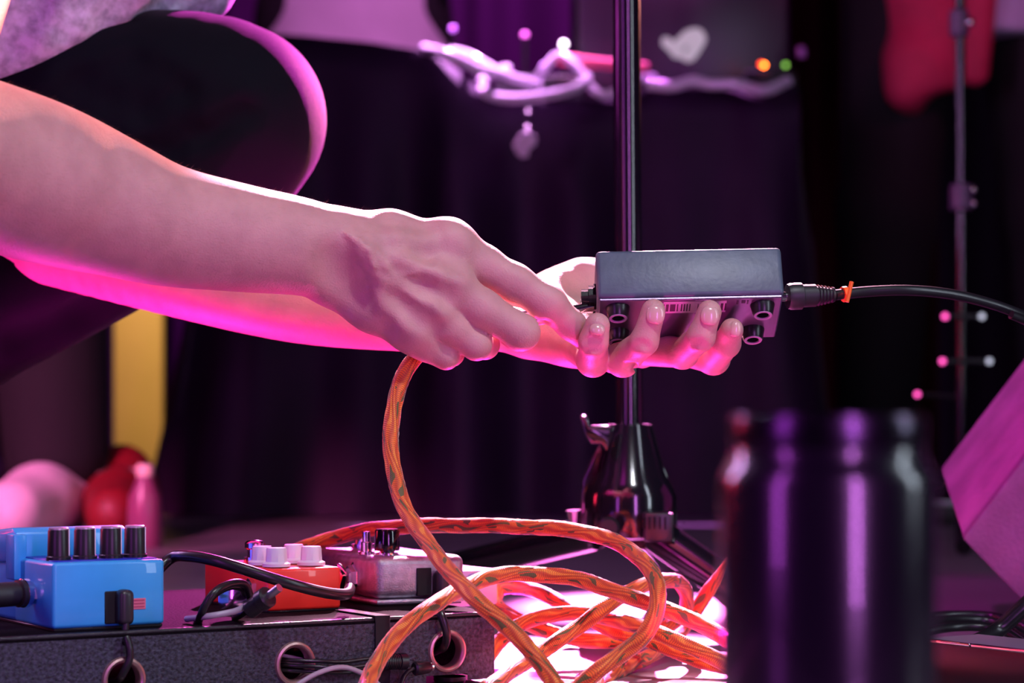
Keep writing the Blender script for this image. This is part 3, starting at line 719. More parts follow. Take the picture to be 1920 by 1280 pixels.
rim = poly_prism([(uL, 0, z1-.003), (uL, .0009, z1-.0009), (uL, .003, z1), (uL, Dpb, z1), (uL, Dpb, z1-.004), (uL, .007, z1-.004), (uL, .006, z1-.006), (uL, 0, z1-.0035)], (uR-uL, 0, 0))
obj('side_panel', panel, TOL, pb, world=False, smooth=False)
obj('top_deck', rim, mat('black_tolex_top', (.004, .0025, .004), .8, bump=.8, bscale=500, spec=.06), pb, world=False)
obj('edge_highlight_rod', xf(lathe([(.0013, 0), (.0013, uR-uL)], 16), Matrix.Translation((uL, .0016, z1-.0013)) @ Matrix.Rotation(PI/2, 4, 'Y')), mat('edge_highlight_rod', (.02, .018, .024), .3, bump=.5, bscale=600), pb, world=False)  # added glossy rod, catches the back light along the fabric edge
obj('end_panel', rbox(uR-.006, uR, 0.0005, Dpb, z0, z1-.0008, .001), TOL, pb, world=False)
obj('end_panel', rbox(uL, uL+.006, 0.0005, Dpb, z0, z1-.0008, .001), TOL, pb, world=False)
obj('side_panel', rbox(uL, uR, Dpb-.006, Dpb, z0, z1-.001, .001), TOL, pb, world=False)
GROM = mat('grommet_metal', (.60, .40, .36), .35, metal=.85)
for hu, hz in holes:
    g = [(.0095, -.006), (.0095, 0.0), (.0102, .0016), (.0114, .0022), (.0126, .0016), (.0132, 0.0)]
    obj('grommet', xf(lathe(g, 36, False), Matrix.Translation((hu, 0, hz)) @ Matrix.Rotation(PI/2, 4, 'X')), GROM, pb, world=False)
for u_ in (uL+.03, uR-.02):
    for v_ in (.02, Dpb-.02):
        obj('rubber_foot', mv(lathe([(.009, 0), (.010, .001), (.010, .0035)], 20), u_, v_, 0), BLACK_RUB, pb, world=False)
def BW(u, v, z): return B0+ex*u+ey*v+Vector((0, 0, z))
def pedal_root(name, label, u, v, dyaw=0.0):
    o = BW(u, v, bz)
    return thing(name, label, 'pedal', o, (0, 0, yaw+dyaw), None)

# ------------------------------------------------------------------ light blue pedal
BLUE = mat('light_blue_enamel', (.035, .40, .82), .38, noise=.05, nscale=40, coat=.2)
BLUED = mat('deep_blue_enamel', (.01, .03, .45), .4)
u0 = usolve(99, .012); u1 = usolve(309, .012); Wb = u1-u0
bp = pedal_root('effect_pedal', 'light blue effect pedal with four black knobs at the left end of the pedalboard', u0, .012)
obj('enclosure', rbox(0, Wb, 0, .060, .0015, .0385, .0022, 3), BLUE, bp, world=False)
obj('enclosure_rear', rbox(0.001, Wb-.001, .058, .126, .0015, .040, .003, 3), BLUE, bp, world=False)
obj('control_recess', rbox(.003, Wb-.003, .004, .054, .037, .0392, .0004, 1), BLUED, bp, world=False)
tr = obj('treadle', poly_prism([(-.001, .054, .036), (-.001, .056, .053), (-.001, .062, .0555), (-.001, .124, .050), (-.001, .128, .044), (-.001, .126, .032)], (Wb+.002, 0, 0), .0018), BLUE, bp, world=False)
obj('treadle_step', rbox(-.004, .004, .050, .064, .026, .052, .001), BLUE, tr, world=False)
kp = [(.0070, 0), (.0070, .002), (.0064, .0025), (.0060, .0165), (.0055, .0175), (0, .0177)]
for i in range(4):
    px_ = (110, 159, 208, 253)[i]
    uu = usolve(px_, .012+.016)-u0
    kn = obj('control_knob', mv(lathe(kp, 28), uu, .016, .0388), BLACK_PL, bp, world=False)
    obj('knob_cap', mv(lathe([(.0056, .0172), (.0056, .0182), (.0050, .0186), (0, .0186)], 24), uu, .016, .0388), mat('pale_cap', (.6, .55, .6), .35, metal=.6), kn, world=False)
    obj('knob_pointer', rbox(uu+.0040, uu+.0046, .016-.0052, .016-.0046, .0415, .0565, .0001, 1), mat('white_line', (.8, .8, .8), .5), kn, world=False)
obj('base_rubber', rbox(.001, Wb-.001, .001, .125, 0, .0018, .0004, 1), BLACK_RUB, bp, world=False)
us_ = usolve(196, .012)-u0
obj('power_socket', rbox(us_, us_+.009, -.0006, .004, .003, .0215, .0006, 1), DARK, bp, world=False)
lb = obj('label_plate', rbox(usolve(243, .012)-u0, usolve(273, .012)-u0, -.0004, .001, .0105, .0168, .0002, 1), mat('pink_label', (.72, .16, .26), .5), bp, world=False); lb['label'] = 'small pink-red printed label'
for q in range(3):
    obj('print_line', rbox(usolve(246, .012)-u0, usolve(270, .012)-u0, -.0006, -.0003, .0118+q*.0018, .0124+q*.0018, 0), mat('label_print', (.45, .06, .14), .5), lb, world=False)
for y, n_ in ((.028, 0), (.028, 1)):
    pass
jk = obj('jack_nut', xf(lathe([(.0062, 0), (.0062, .003), (.0042, .003), (.0042, .006), (.003, .006)], 6), Matrix.Translation((0, .030, .020)) @ Matrix.Rotation(-PI/2, 4, 'Y')), CHROME, bp, world=False)
obj('jack_nut', xf(lathe([(.0062, 0), (.0062, .003), (.0042, .003), (.0042, .006), (.003, .006)], 6), Matrix.Translation((Wb, .036, .024)) @ Matrix.Rotation(PI/2, 4, 'Y')), CHROME, bp, world=False)

def lplug(name, label, u, v, z, path, group=None):
    """angled DC plug on the pedalboard with its lead"""
    t = thing(name, label, 'cable', BW(u, v, z), (0, 0, yaw), group)
    h = rbox(0, .0092, -.0085, .0015, -.0155, .0045, .0034, 4)
    obj('angled_plug', h, mat('matte_black_plug2', (.02, .02, .024), .38), t, world=False)
    obj('lead', tube(path, .0022, 12), BLACK_RUB, t)
    return t
# dc plug of the blue pedal
zc = bz+.018; uu = usolve(214, .012)
lplug('power_cable', 'black angled power plug in the light blue pedal, lead going into the left grommet', uu, .0115, zc,
      [BW(uu+.0046, .006, zc-.014), BW(uu+.003, .004, zc-.026), BW(uu+.001, -.004, bz-.004), BW(uu+.002, -.006, bz-.014), BW(holes[0][0]-.002, -.003, .020), BW(holes[0][0], .008, .016), BW(holes[0][0], .05, .012)])
# guitar plug entering the blue pedal from the left
pc = thing('instrument_cable', 'thick black jack plug entering the left side of the light blue pedal', 'cable', BW(u0-.01, .042, 0))
ja = BW(u0-.0055, .042, bz+.020); jb = BW(u0-.06, .030, bz+.0195)
q_ = obj('plug', xf(lathe([(.0065, 0), (.0078, .001), (.0078, .004), (.0060, .0045), (.0060, .006), (.0070, .0065), (.0070, .045), (.005, .05)], 28), align(ja, jb)), mat('matte_black_plug', (.018, .018, .02), .45), pc)
obj('plug_collar', xf(lathe([(.0050, -.003), (.0082, -.002), (.0082, .001), (.0072, .0015)], 28), align(ja, jb)), CHROME, q_)
obj('cable_sheath', tube([jb, BW(u0-.12, .020, bz+.014), BW(u0-.24, .01, bz+.006), BW(-.27, .0, bz+.005), BW(-.335, -.01, bz-.004), BW(-.37, -.02, .006)], .0033, 12), BLACK_RUB, pc)
# flat black plug crossing behind it
pf = thing('patch_cable', 'black cable lying diagonally behind the light blue pedal at the picture edge', 'cable', BW(u0-.05, .12, 0))
obj('angled_plug', poly_prism([P(-60, 1080, 1.50), P(60, 1012, 1.47), P(72, 1028, 1.47), P(20, 1060, 1.48), P(-60, 1110, 1.50)], (0, .012, 0), .002), BLACK_PL, pf)
obj('lead', tube([P(-50, 1092, 1.505), P(-140, 1140, 1.50), P(-260, 1230, 1.45)], .003, 10), BLACK_RUB, pf)

# ------------------------------------------------------------------ red pedal with white knobs
REDM = mat('red_enamel', (.80, .035, .02), .35, coat=.2, noise=.05)
ur = usolve(503, .060)
rp = pedal_root('effect_pedal', 'bright red effect pedal with white knobs in the middle of the pedalboard', ur, .060)
obj('enclosure', rbox(0, .050, 0, .092, .001, .0265, .002, 3), REDM, rp, world=False)
obj('base_rubber', rbox(.001, .049, .001, .091, 0, .0012, .0004, 1), BLACK_RUB, rp, world=False)
WK = mat('white_knob', (.62, .64, .68), .4)
for i, (x, y) in enumerate(((.0125, .014), (.0375, .016), (.0125, .034), (.0375, .040))):
    pr = lathe([(.0088, 0), (.0088, .0018), (.0068, .0030), (.0063, .0105), (.0058, .0115), (0, .0117)], 20)
    for j_, v in enumerate(pr[0]):
        if (j_ % 20) % 2 and v.z > .002: v.x *= .94; v.y *= .94
    obj('control_knob', mv(pr, x, y, .0272), WK, rp, world=False)
for x, y in ((.025, .070),):
    obj('foot_switch', mv(lathe([(.007, 0), (.007, .003), (.005, .003), (.005, .008), (.0065, .009), (.0065, .012), (.005, .0135), (0, .014)], 24), x, y, .0265), CHROME, rp, world=False)
obj('jack_nut', xf(lathe([(.0062, 0), (.0062, .003), (.0042, .003), (.0042, .006), (.003, .006)], 6), Matrix.Translation((0, .022, .014)) @ Matrix.Rotation(-PI/2, 4, 'Y')), CHROME, rp, world=False)
# flat plug + small dc plug in front of the red pedal
fp = thing('patch_cable', 'thin black cable with chrome pancake plug looping beside the red pedal', 'cable', P(440, 1150, 1.40))
obj('pancake_plug', xf(lathe([(.0, 0), (.0085, .0004), (.0100, .002), (.0100, .005), (.008, .0062), (0, .0064)], 28), align(P(444, 1122, 1.425), P(424, 1124, 1.402))), CHROME, fp)
obj('lead', tube([P(458, 1112, 1.42), P(452, 1101, 1.412), P(430, 1099, 1.405), P(404, 1112, 1.40), P(385, 1135, 1.395), P(375, 1158, 1.40), P(372, 1172, 1.43)], .0023, 12), BLACK_RUB, fp)
obj('lead', tube([P(470, 1122, 1.415), P(462, 1098, 1.41), P(446, 1092, 1.402), P(420, 1098, 1.392), P(398, 1114, 1.385), P(382, 1140, 1.385), P(374, 1160, 1.39), P(366, 1172, 1.42)], .0023, 12), BLACK_RUB, fp)
fp2 = thing('patch_cable', 'grey-white thin cable lying on the deck in front of the red pedal', 'cable', P(420, 1150, 1.395))
obj('lead', tube([P(470, 1128, 1.40), P(448, 1143, 1.392), P(420, 1150, 1.388), P(390, 1155, 1.386), P(350, 1160, 1.40)], .0019, 10), mat('grey_sheath', (.35, .33, .38), .3), fp2)
dp = thing('power_cable', 'unplugged black barrel plug with metal tip lying in front of the red pedal', 'cable', P(490, 1140, 1.38))
obj('plug', rod(P(466, 1144, 1.392), P(497, 1122, 1.385), .0056, 18, .0050, .0014), BLACK_PL, dp)
obj('plug_collar', rod(P(488, 1128, 1.387), P(504, 1117, 1.383), .0064, 18, bev=.001), BLACK_PL, dp)
obj('plug_tip', rod(P(500, 1119, 1.384), P(524, 1101, 1.379), .0025, 14), STEEL, dp)
obj('lead', tube([P(467, 1143, 1.392), P(452, 1152, 1.40), P(440, 1158, 1.42), P(448, 1163, 1.43)], .002, 10), BLACK_RUB, dp)
# black patch lead from the blue pedal to the silver pedal
pl2 = thing('patch_cable', 'glossy black cable arching from the light blue pedal to the silver pedal', 'cable', P(430, 1060, 1.44))
pj = BW(u1+.006, .048, bz+.024)
sp0 = P(708, 1124, 1.50)
obj('cable_sheath', tube([pj, P(322, 1045, 1.425), P(352, 1042, 1.415), P(400, 1050, 1.405), P(460, 1068, 1.402), P(520, 1087, 1.405), P(580, 1104, 1.415), P(625, 1113, 1.43), P(652, 1112, 1.45), P(656, 1102, 1.462)], .0034, 16), BLACK_RUB, pl2)
obj('angled_plug', rbox(-.010, .004, -.007, .007, -.006, .006, .002), BLACK_PL, pl2).matrix_basis = Matrix.Translation(pj+Vector((.002, -.002, .004)))

# ------------------------------------------------------------------ silver pedal
uS = usolve(706, .065)
SIL = mat('bare_aluminium', (.42, .42, .46), .42, metal=.75, noise=.2, nscale=160, bump=.35, bscale=900)
sp = pedal_root('effect_pedal', 'bare silver effect pedal with black knob and toggle switch at the right end', uS, .065, math.radians(-5))
Ws, Ls, Hs = .062, .112, .031
bm = bmesh.new()
bx0 = rbox(0, Ws, 0, Ls, .0045, Hs, .0055, 5)
obj('enclosure', bx0, SIL, sp, world=False)
obj('base_plate', rbox(.0004, Ws-.0004, .0004, Ls-.0004, 0.001, .0042, .0014, 2), SIL, sp, world=False)
obj('base_rubber', rbox(.002, Ws-.002, .002, Ls-.002, 0, .0012, .0004, 1), BLACK_RUB, sp, world=False)
# knob and switch stand near the camera-side end
ko = obj('control_knob', mv(lathe([(.0080, 0), (.0082, .001), (.0078, .0125), (.0070, .0137), (0, .0139)], 32), .017, .022, Hs+.0028), BLACK_GLOSS, sp, world=False)
obj('knob_washer', mv(lathe([(.0075, 0), (.0075, .0012), (.005, .0012), (.0045, .003)], 24), .017, .022, Hs), CHROME, ko, world=False)
sw = obj('toggle_switch', mv(lathe([(.0052, 0), (.0052, .0016), (.0036, .0018), (.0036, .0075), (.0027, .0080), (.0027, .0140), (.0022, .0145), (0, .0147)], 20), .008, .034, Hs), CHROME, sp, world=False)
obj('foot_switch', mv(lathe([(.008, 0), (.008, .003), (.006, .003), (.006, .008), (.0072, .009), (.0072, .0115), (.005, .0125), (0, .0127)], 24), Ws/2, .092, Hs), CHROME, sp, world=False)
obj('power_socket', rbox(.0275, .0375, -.0014, .003, .006, .0235, .0004, 1), DARK, sp, world=False)
obj('jack_nut', xf(lathe([(.0095, -.0005), (.0095, .001), (.0080, .001), (.0075, .0045), (.0055, .0045), (.0055, .0075), (.0042, .0075)], 6), Matrix.Translation((0, .036, .0165)) @ Matrix.Rotation(-PI/2, 4, 'Y')), CHROME, sp, world=False)
pfl = obj('jack_plug', xf(rbox(-.012, -.0065, -.007, .007, -.009, .007, .002), Matrix.Translation((0, .036, .0165)) @ Euler((.6, 0, 0)).to_matrix().to_4x4()), CHROME, sp, world=False)
# little grey pedal corner behind
gp = thing('effect_pedal', 'pale grey box with a light blue button just showing behind the silver pedal', 'pedal', P(900, 1100, 1.62))
gb = BW(usolve(886, .15), .15, bz)
obj('enclosure', xf(rbox(-.030, .012, 0, .05, 0.0, .024, .002, 2), Matrix.Translation(P(905, 1118, 1.60)-Vector((0, 0, .006))) @ Matrix.Rotation(yaw, 4, 'Z')), mat('pale_grey', (.55, .52, .62), .4), gp)
obj('button', rod(P(888, 1088, 1.585), P(888, 1088, 1.572), .0048, 20, bev=.001), mat('pale_blue', (.25, .55, .75), .4), gp)
Ms = Matrix.Translation(BW(uS, .065, bz)) @ Matrix.Rotation(yaw-math.radians(5), 4, 'Z')
def SPt(x, y, z): return Ms @ Vector((x, y, z))
t = thing('power_cable', 'black angled power plug in the silver pedal, lead going into the right grommet', 'cable', SPt(.036, 0, .018), (0, 0, yaw-math.radians(5)))
obj('angled_plug', rbox(.002, .0112, -.0105, .0, -.014, .0045, .0040, 5), mat('matte_black_plug2', (.02, .02, .024), .38), t, world=False)
hg = holes[2]
obj('lead', tube([SPt(.042, -.003, .006), SPt(.042, -.010, -.002)+Vector((0, 0, .004)), BW(usolve(826, .02), .02, bz+.004), BW(usolve(826, -.004), -.004, bz+.001), BW(hg[0]-.004, -.007, bz-.012), BW(hg[0]-.003, -.002, hg[1]+.003), BW(hg[0], .010, hg[1]), BW(hg[0], .04, .012)], .0026, 12), BLACK_RUB, t)
t = thing('velcro_strap', 'black strap hanging over the pedalboard edge below the silver pedal', 'strap', BW(usolve(716, -.001), -.001, bz))
us0 = usolve(703, -.001); us1 = usolve(730, -.001)
obj('webbing', join(rbox(us0, us1, -.0022, -.0008, .004, bz+.0012, .0003, 1), rbox(us0, us1, -.0012, .05, bz+.0003, bz+.0012, .0003, 1)), mat('black_webbing', (.006, .006, .008), .8), t).matrix_world
webb = [o for o in COL.objects if o.name.startswith('webbing')][0]; webb.matrix_parent_inverse = Matrix.Translation(-t.location); webb.matrix_basis = Matrix.Translation(B0) @ Matrix.Rotation(yaw, 4, 'Z')
# cables leaving the middle grommet
hm = holes[1]
t = thing('power_cable', 'thin black cables leaving the middle grommet, ending in a ribbed plug', 'cable', BW(hm[0], -.01, hm[1]))
for dz, dv in ((.002, -.006), (-.001, -.010), (-.004, -.007)):
    obj('lead', tube([BW(hm[0]-.01, .03, hm[1]+dz), BW(hm[0]-.004, .004, hm[1]+dz), BW(hm[0]+.016, dv, hm[1]+dz-.001), BW(usolve(640, dv), dv, hm[1]+dz-.002), BW(usolve(700, dv), dv, hm[1]+dz-.001), BW(usolve(740, dv), dv, hm[1]-.0005)], .0012, 10), BLACK_RUB, t)
pa, pbb = BW(usolve(716, -.010), -.010, hm[1]-.001), BW(usolve(756, -.010), -.010, hm[1]-.0015)
pp = obj('plug', xf(lathe([(.003, 0)]+[(r_, .0015+.0012*i+dz) for i in range(8) for r_, dz in ((.0048, 0), (.0048, .0007), (.0041, .0008), (.0041, .0011))]+[(.005, .0115), (.005, .016), (.003, .017)], 20), align(pa, pbb)), BLACK_PL, t)
t2 = thing('power_cable', 'purple-lit thin cable arching below the middle grommet', 'cable', BW(hm[0], -.02, 0))
obj('lead', tube([BW(hm[0]-.03, -.022, .001), BW(hm[0]-.016, -.02, .006), BW(hm[0]+.006, -.018, .0155), BW(hm[0]+.024, -.016, .0175), BW(hm[0]+.040, -.016, .011), BW(hm[0]+.052, -.018, .001)], .0015, 10), mat('grey_sheath', (.35, .33, .38), .3), t2)
t3 = thing('power_cable', 'short black barrel plug with a shiny tip beside the right grommet', 'cable', BW(usolve(790, -.01), -.01, .01))
a, b = BW(usolve(776, -.012), -.012, .0135), BW(usolve(806, -.012), -.012, .0138)
obj('plug', rod(a, b, .0044, 16, .0036, .001), BLACK_PL, t3)
obj('plug_tip', rod(b, BW(usolve(812, -.012), -.012, .0139), .0026, 14, bev=.0006), CHROME, t3)
obj('lead', tube([a, BW(usolve(760, -.012), -.012, .011), BW(usolve(750, -.014), -.014, .002)], .0014, 10), BLACK_RUB, t3)
t4 = thing('power_cable', 'pair of thin black cables visible inside the middle grommet', 'cable', BW(hm[0], .01, hm[1]))
for dz in (.001, .004):
    obj('lead', tube([BW(hm[0]-.012, .012, hm[1]+dz+.002), BW(hm[0]-.002, .008, hm[1]+dz), BW(hm[0]+.014, .010, hm[1]+dz-.004)], .0011, 8), mat('grey_sheath', (.35, .33, .38), .3), t4)

# ================================================================== DRINK CAN (foreground blur)
cc = P(1552, 1000, 0.72)
can = thing('drink_can', 'tall glossy black can out of focus in the foreground right', 'can', (cc.x, cc.y, 0))
CANM = mat('black_lacquer', (.008, .006, .012), .24, metal=.0, coat=.6, spec=.8)
RIMM = mat('dark_aluminium', (.07, .055, .085), .25, metal=1)
prof = [(.024, .002), (.0265, .0), (.030, .004), (.0322, .010), (.0322, .1465), (.0318, .1495), (.0300, .1525), (.0290, .155), (.0286, .1575)]
obj('can_body', lathe(prof, 64), CANM, can, world=False)
obj('can_rim', lathe([(.0286, .1572), (.0290, .160), (.0290, .1655), (.0285, .1672), (.0275, .1675), (.0268, .1660), (.0262, .1620)], 64, False), RIMM, can, world=False)
lid = obj('can_lid', lathe([(0, .1612), (.022, .1612), (.0245, .160), (.0265, .1625)], 48, False), RIMM, can, world=False)
obj('pull_tab', mv(rbox(-.007, .007, -.012, .010, .0616, .0628, .0005, 1), 0, 0, .1), STEEL, lid, world=False)

# ================================================================== WEDGE MONITOR (right)
dw = 1.80
wm = thing('floor_monitor', 'wedge-shaped stage monitor lit magenta at the right edge', 'monitor speaker', P(1998, 1188, dw))
V0 = P(1762, 880, 1.98)-P(1805, 1010, dw)
WED = mat('plywood_lit', (.46, .22, .40), .55, noise=.18, nscale=26, bump=.6, bscale=330)  # magenta stage light tinted into the plywood colour
WED2 = mat('plywood_shaded', (.28, .13, .25), .6, noise=.18, nscale=26, bump=.6, bscale=330)  # darker copy of the same plywood for the shaded face
prof = [P(1805, 1010, dw), P(1975, 1186, dw), P(2700, 1187, dw-.02), P(2620, 330, dw), P(2210, 480, dw)]
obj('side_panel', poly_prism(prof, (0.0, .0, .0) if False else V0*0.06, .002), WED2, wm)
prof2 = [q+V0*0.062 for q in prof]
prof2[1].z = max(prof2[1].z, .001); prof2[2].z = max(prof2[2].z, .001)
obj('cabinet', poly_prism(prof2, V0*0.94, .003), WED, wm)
# black cables on the floor by the wedge
for i, (pts, r_, lab) in enumerate([
    ([(1690, 1176, 1.64), (1740, 1156, 1.66), (1800, 1152, 1.67), (1860, 1155, 1.67), (1900, 1166, 1.655), (1960, 1192, 1.64)], .0030, 'thin black floor cable nearest the magenta wedge'),
    ([(1690, 1192, 1.60), (1745, 1168, 1.62), (1800, 1160, 1.635), (1850, 1164, 1.64), (1890, 1174, 1.63), (1950, 1205, 1.60)], .0032, 'thin black floor cable, middle one of three beside the wedge'),
    ([(1690, 1200, 1.57), (1745, 1182, 1.58), (1800, 1175, 1.59), (1850, 1176, 1.59), (1885, 1184, 1.58), (1930, 1210, 1.56)], .0030, 'thin black floor cable, lowest of three beside the wedge')]):
    t = thing('floor_cable', lab, 'cable', P(*pts[2]), None, None)
    obj('cable_sheath', tube([Vector((.14+.02*i, .35, r_)), Vector((.185+.012*i, .95, r_)), Vector((.20+.010*i, 1.32, r_))]+[P(*q) for q in pts]+[Vector((.62, 1.50-.05*i, r_)), Vector((1.1, 1.2-.1*i, r_))], r_, 12), BLACK_RUB, t)
t = thing('floor_cable', 'thick black cable rising beside the wedge at the right edge', 'cable', P(1880, 1185, 1.52))
obj('cable_sheath', tube([P(1790, 1215, 1.49), P(1838, 1200, 1.50), P(1872, 1180, 1.51), P(1900, 1155, 1.51), P(1930, 1128, 1.51), P(1990, 1080, 1.52), P(2100, 1000, 1.55), P(2260, 900, 1.65), P(2400, 700, 1.75)], .0052, 16), BLACK_RUB, t)
# low black case with metal edge
e0 = P(1728, 1196, 1.455); e1 = P(1925, 1217, 1.385); dirx = (e1-e0); dirx.z = 0; L0 = dirx.length; dirx.normalize(); ang = math.atan2(dirx.y, dirx.x)
sc_ = thing('equipment_case', 'low black case with bright metal edge trim at bottom right', 'case', (e0.x, e0.y, 0), (0, 0, ang))
zt = (e0.z+e1.z)/2
obj('case_body', rbox(0, .24, .0, .048, 0.001, zt-.0012, .001), BLACK_PL, sc_, world=False)
obj('case_top', rbox(0, .24, .0015, .048, zt-.0014, zt-.0002, .0004, 1), mat('satin_purple_grey', (.22, .18, .26), .35), sc_, world=False)
for a, b in ((0, .0405), (.0418, .24)):
    obj('edge_trim', rbox(a, b, -.0012, .0022, zt-.0022, zt, .0006, 2), CHROME, sc_, world=False)

# ================================================================== BACKGROUND
TD = 3.7
SKIRT = mat('black_table_cloth', (.024, .006, .032), .6, sheen=.12, noise=.15, nscale=8, spec=.2)
tt = thing('draped_table', 'long table draped to the floor in black cloth behind the microphone stand', 'table', (P(920, 968, TD).x, TD+.3, 0))
def topline(px):
    xs = [380, 470, 560, 700, 800, 860, 920, 1000, 1150, 1220, 1330, 1420, 1480, 1520]
    ys = [64, 62, 66, 80, 96, 132, 182, 190, 188, 168, 166, 172, 160, 166]
    return float(np.interp(px, xs, ys))
def cloth():
    rr = random.Random(5); V = []; Fc = []
    nF = 150; nS = 22
    path = []
    xl, xr = 415, 1500
    for i in range(nS): path.append(('L', i/(nS-1)))
    for i in range(nF): path.append(('F', i/(nF-1)))
    for i in range(nS): path.append(('R', i/(nS-1)))
    rows = 16; X0 = P(xl, 0, TD).x; X1 = P(xr, 0, TD).x
    ph = [rr.uniform(0, 6.28) for _ in range(5)]
    cols = len(path)
    def fold(s): return math.sin(s*24+1.5*math.sin(s*5+ph[0]))*.6+.5*math.sin(s*41+ph[1])+.3*math.sin(s*9+ph[2])
    for j in range(rows):
        q = j/(rows-1)
        for i, (side, t) in enumerate(path):
            if side == 'L': x, y, nx, ny = X0, TD+.60*(1-t), -1, 0; px = xl; s = -0.6*(1-t)
            elif side == 'F': x, y, nx, ny = X0+(X1-X0)*t, TD, 0, -1; px = xl+(xr-xl)*t; s = (X1-X0)*t
            else: x, y, nx, ny = X1, TD+.60*t, 1, 0; px = xr; s = (X1-X0)+.6*t
            zt = P(0, topline(px), TD).z; z = zt*(1-q)+.004*q
            fl_ = .02*q+.035*q*q*(0 if side == 'L' else 1) + (.035*min(1, q*3))*fold(s)*(.25 if side == 'L' else 1)
            xx = x+nx*fl_; yy = y+ny*fl_
            if side == 'F': xx += (t-.5)*.05*q*q*2*abs(t-.5)*2 - .07*q*max(0, 1-t*6)
            if side == 'L': xx -= .07*q
            V.append((xx, yy, z))
    for j in range(rows-1):
        for i in range(cols-1): Fc.append((j*cols+i, j*cols+i+1, (j+1)*cols+i+1, (j+1)*cols+i))
    n = len(V)    # top: front edge columns carried to the back
    for i in range(nF):
        v = V[nS+i]; V.append((v[0], TD+.60, v[2]))
    for i in range(nF-1): Fc.append((nS+i+1, nS+i, n+i, n+i+1))
    return V, Fc
obj('table_cloth', cloth(), SKIRT, tt, angle=180)
tz = P(0, 186, TD).z
obj('table_top', rbox(P(420, 0, TD).x+.02, P(1500, 0, TD).x-.02, TD+.02, TD+.58, tz-.03, tz-.005, .003), BLACK_PL, tt)
for px_ in (440, 1470):
    for y in (TD+.08, TD+.52): obj('leg', rod((P(px_, 0, TD).x, y, 0), (P(px_, 0, TD).x, y, tz-.03), .015, 12), STEEL, tt)
# folded dark box under the high left part of the cloth
kb = thing('keyboard_case', 'long case hidden under the raised left part of the black cloth', 'case', (P(640, 0, TD).x, TD+.3, tz))
obj('case_body', rbox(P(425, 0, TD).x+.02, P(790, 0, TD).x, TD+.03, TD+.55, tz, P(0, 100, TD).z, .01), BLACK_PL, kb)
# laptop
ld = 3.95
lp = thing('laptop', 'dark laptop with a pale winged emblem on its open lid, on the draped table', 'laptop', P(1285, 190, ld))
obj('lid', rbox(P(1085, 0, ld).x, P(1475, 0, ld).x, ld, ld+.008, tz+.030, tz+.272, .003), mat('dark_lid', (.05, .03, .055), .35, metal=.3), lp)
obj('keyboard_base', rbox(P(1085, 0, ld).x, P(1475, 0, ld).x, ld+.004, ld+.245, tz+.018, tz+.034, .003), BLACK_PL, lp)
EMB = mat('emblem_emissive', (.5, .46, .5), .5, emit=(.78, .72, .80), estr=.42)  # pale emblem carries its own emission
def emb(pts, y0=.0):
    return poly_prism([P(1220+x*130/1849, 40+y*90/1280, ld-.0005) for x, y in pts], (0, -.0016, 0))
obj('emblem', emb([(600, 540), (760, 400), (900, 260), (1080, 190), (1260, 185), (1390, 260), (1460, 400), (1475, 520), (1400, 660), (1280, 870), (1150, 1040), (1030, 1090), (900, 1060), (760, 980), (650, 985), (570, 930), (500, 820), (400, 730), (310, 640), (285, 540), (320, 440), (420, 415), (520, 460)]), EMB, lp)
obj('emblem_eye', poly_prism([P(1220+x*130/1849, 40+y*90/1280, ld-.0022) for x, y in [(860, 720), (960, 650), (1010, 690), (940, 800), (870, 830)]], (0, -.001, 0)), mat('emblem_dark', (.3, .28, .31), .5, emit=(.5,.46,.5), estr=.25), lp)
# cables and bits glittering on the table edge
WC = mat('clear_white_sheath', (.75, .70, .80), .12, coat=.6)
cabs = [
 ([(795, 92, 3.70), (830, 100, 3.66), (862, 112, 3.65), (895, 128, 3.65), (925, 136, 3.66), (950, 130, 3.70)], .0085, 'thick shiny cable along the falling edge of the black cloth, leftmost of the bunch'),
 ([(850, 96, 3.75), (885, 106, 3.70), (915, 124, 3.68), (950, 142, 3.67), (985, 152, 3.67), (1010, 160, 3.70)], .0065, 'glossy cable just above the thickest one on the table edge'),
 ([(905, 150, 3.70), (912, 176, 3.65), (940, 184, 3.64), (985, 184, 3.64), (1030, 178, 3.64), (1078, 166, 3.65), (1100, 150, 3.68), (1092, 140, 3.74)], .0075, 'glossy cable sagging in a long curve along the front table edge'),
 ([(1000, 160, 3.76), (1022, 128, 3.72), (1048, 104, 3.72), (1075, 120, 3.70), (1105, 160, 3.68), (1130, 178, 3.66), (1160, 170, 3.66), (1190, 150, 3.67), (1225, 146, 3.70)], .0065, 'glossy cable humped up into a peak left of the stand pole'),
 ([(1215, 158, 3.66), (1262, 162, 3.65), (1300, 152, 3.65), (1330, 158, 3.65), (1380, 158, 3.65), (1430, 170, 3.65), (1478, 152, 3.68)], .0085, 'purple-lit cable along the table edge right of the stand pole')]
for pts, r_, lab in cabs:
    t = thing('table_cable', lab, 'cable', P(*pts[0])); obj('cable_sheath', tube([P(*q) for q in pts], r_, 14), WC, t)
tbx = thing('audio_mixer', 'small black mixer with shiny and glowing knobs on the table left of the stand pole', 'mixer', P(1010, 150, 3.8))
obj('mixer_body', rbox(P(930, 0, 3.8).x, P(1090, 0, 3.8).x, 3.76, 3.98, tz+.004, tz+.045, .006), BLACK_PL, tbx)
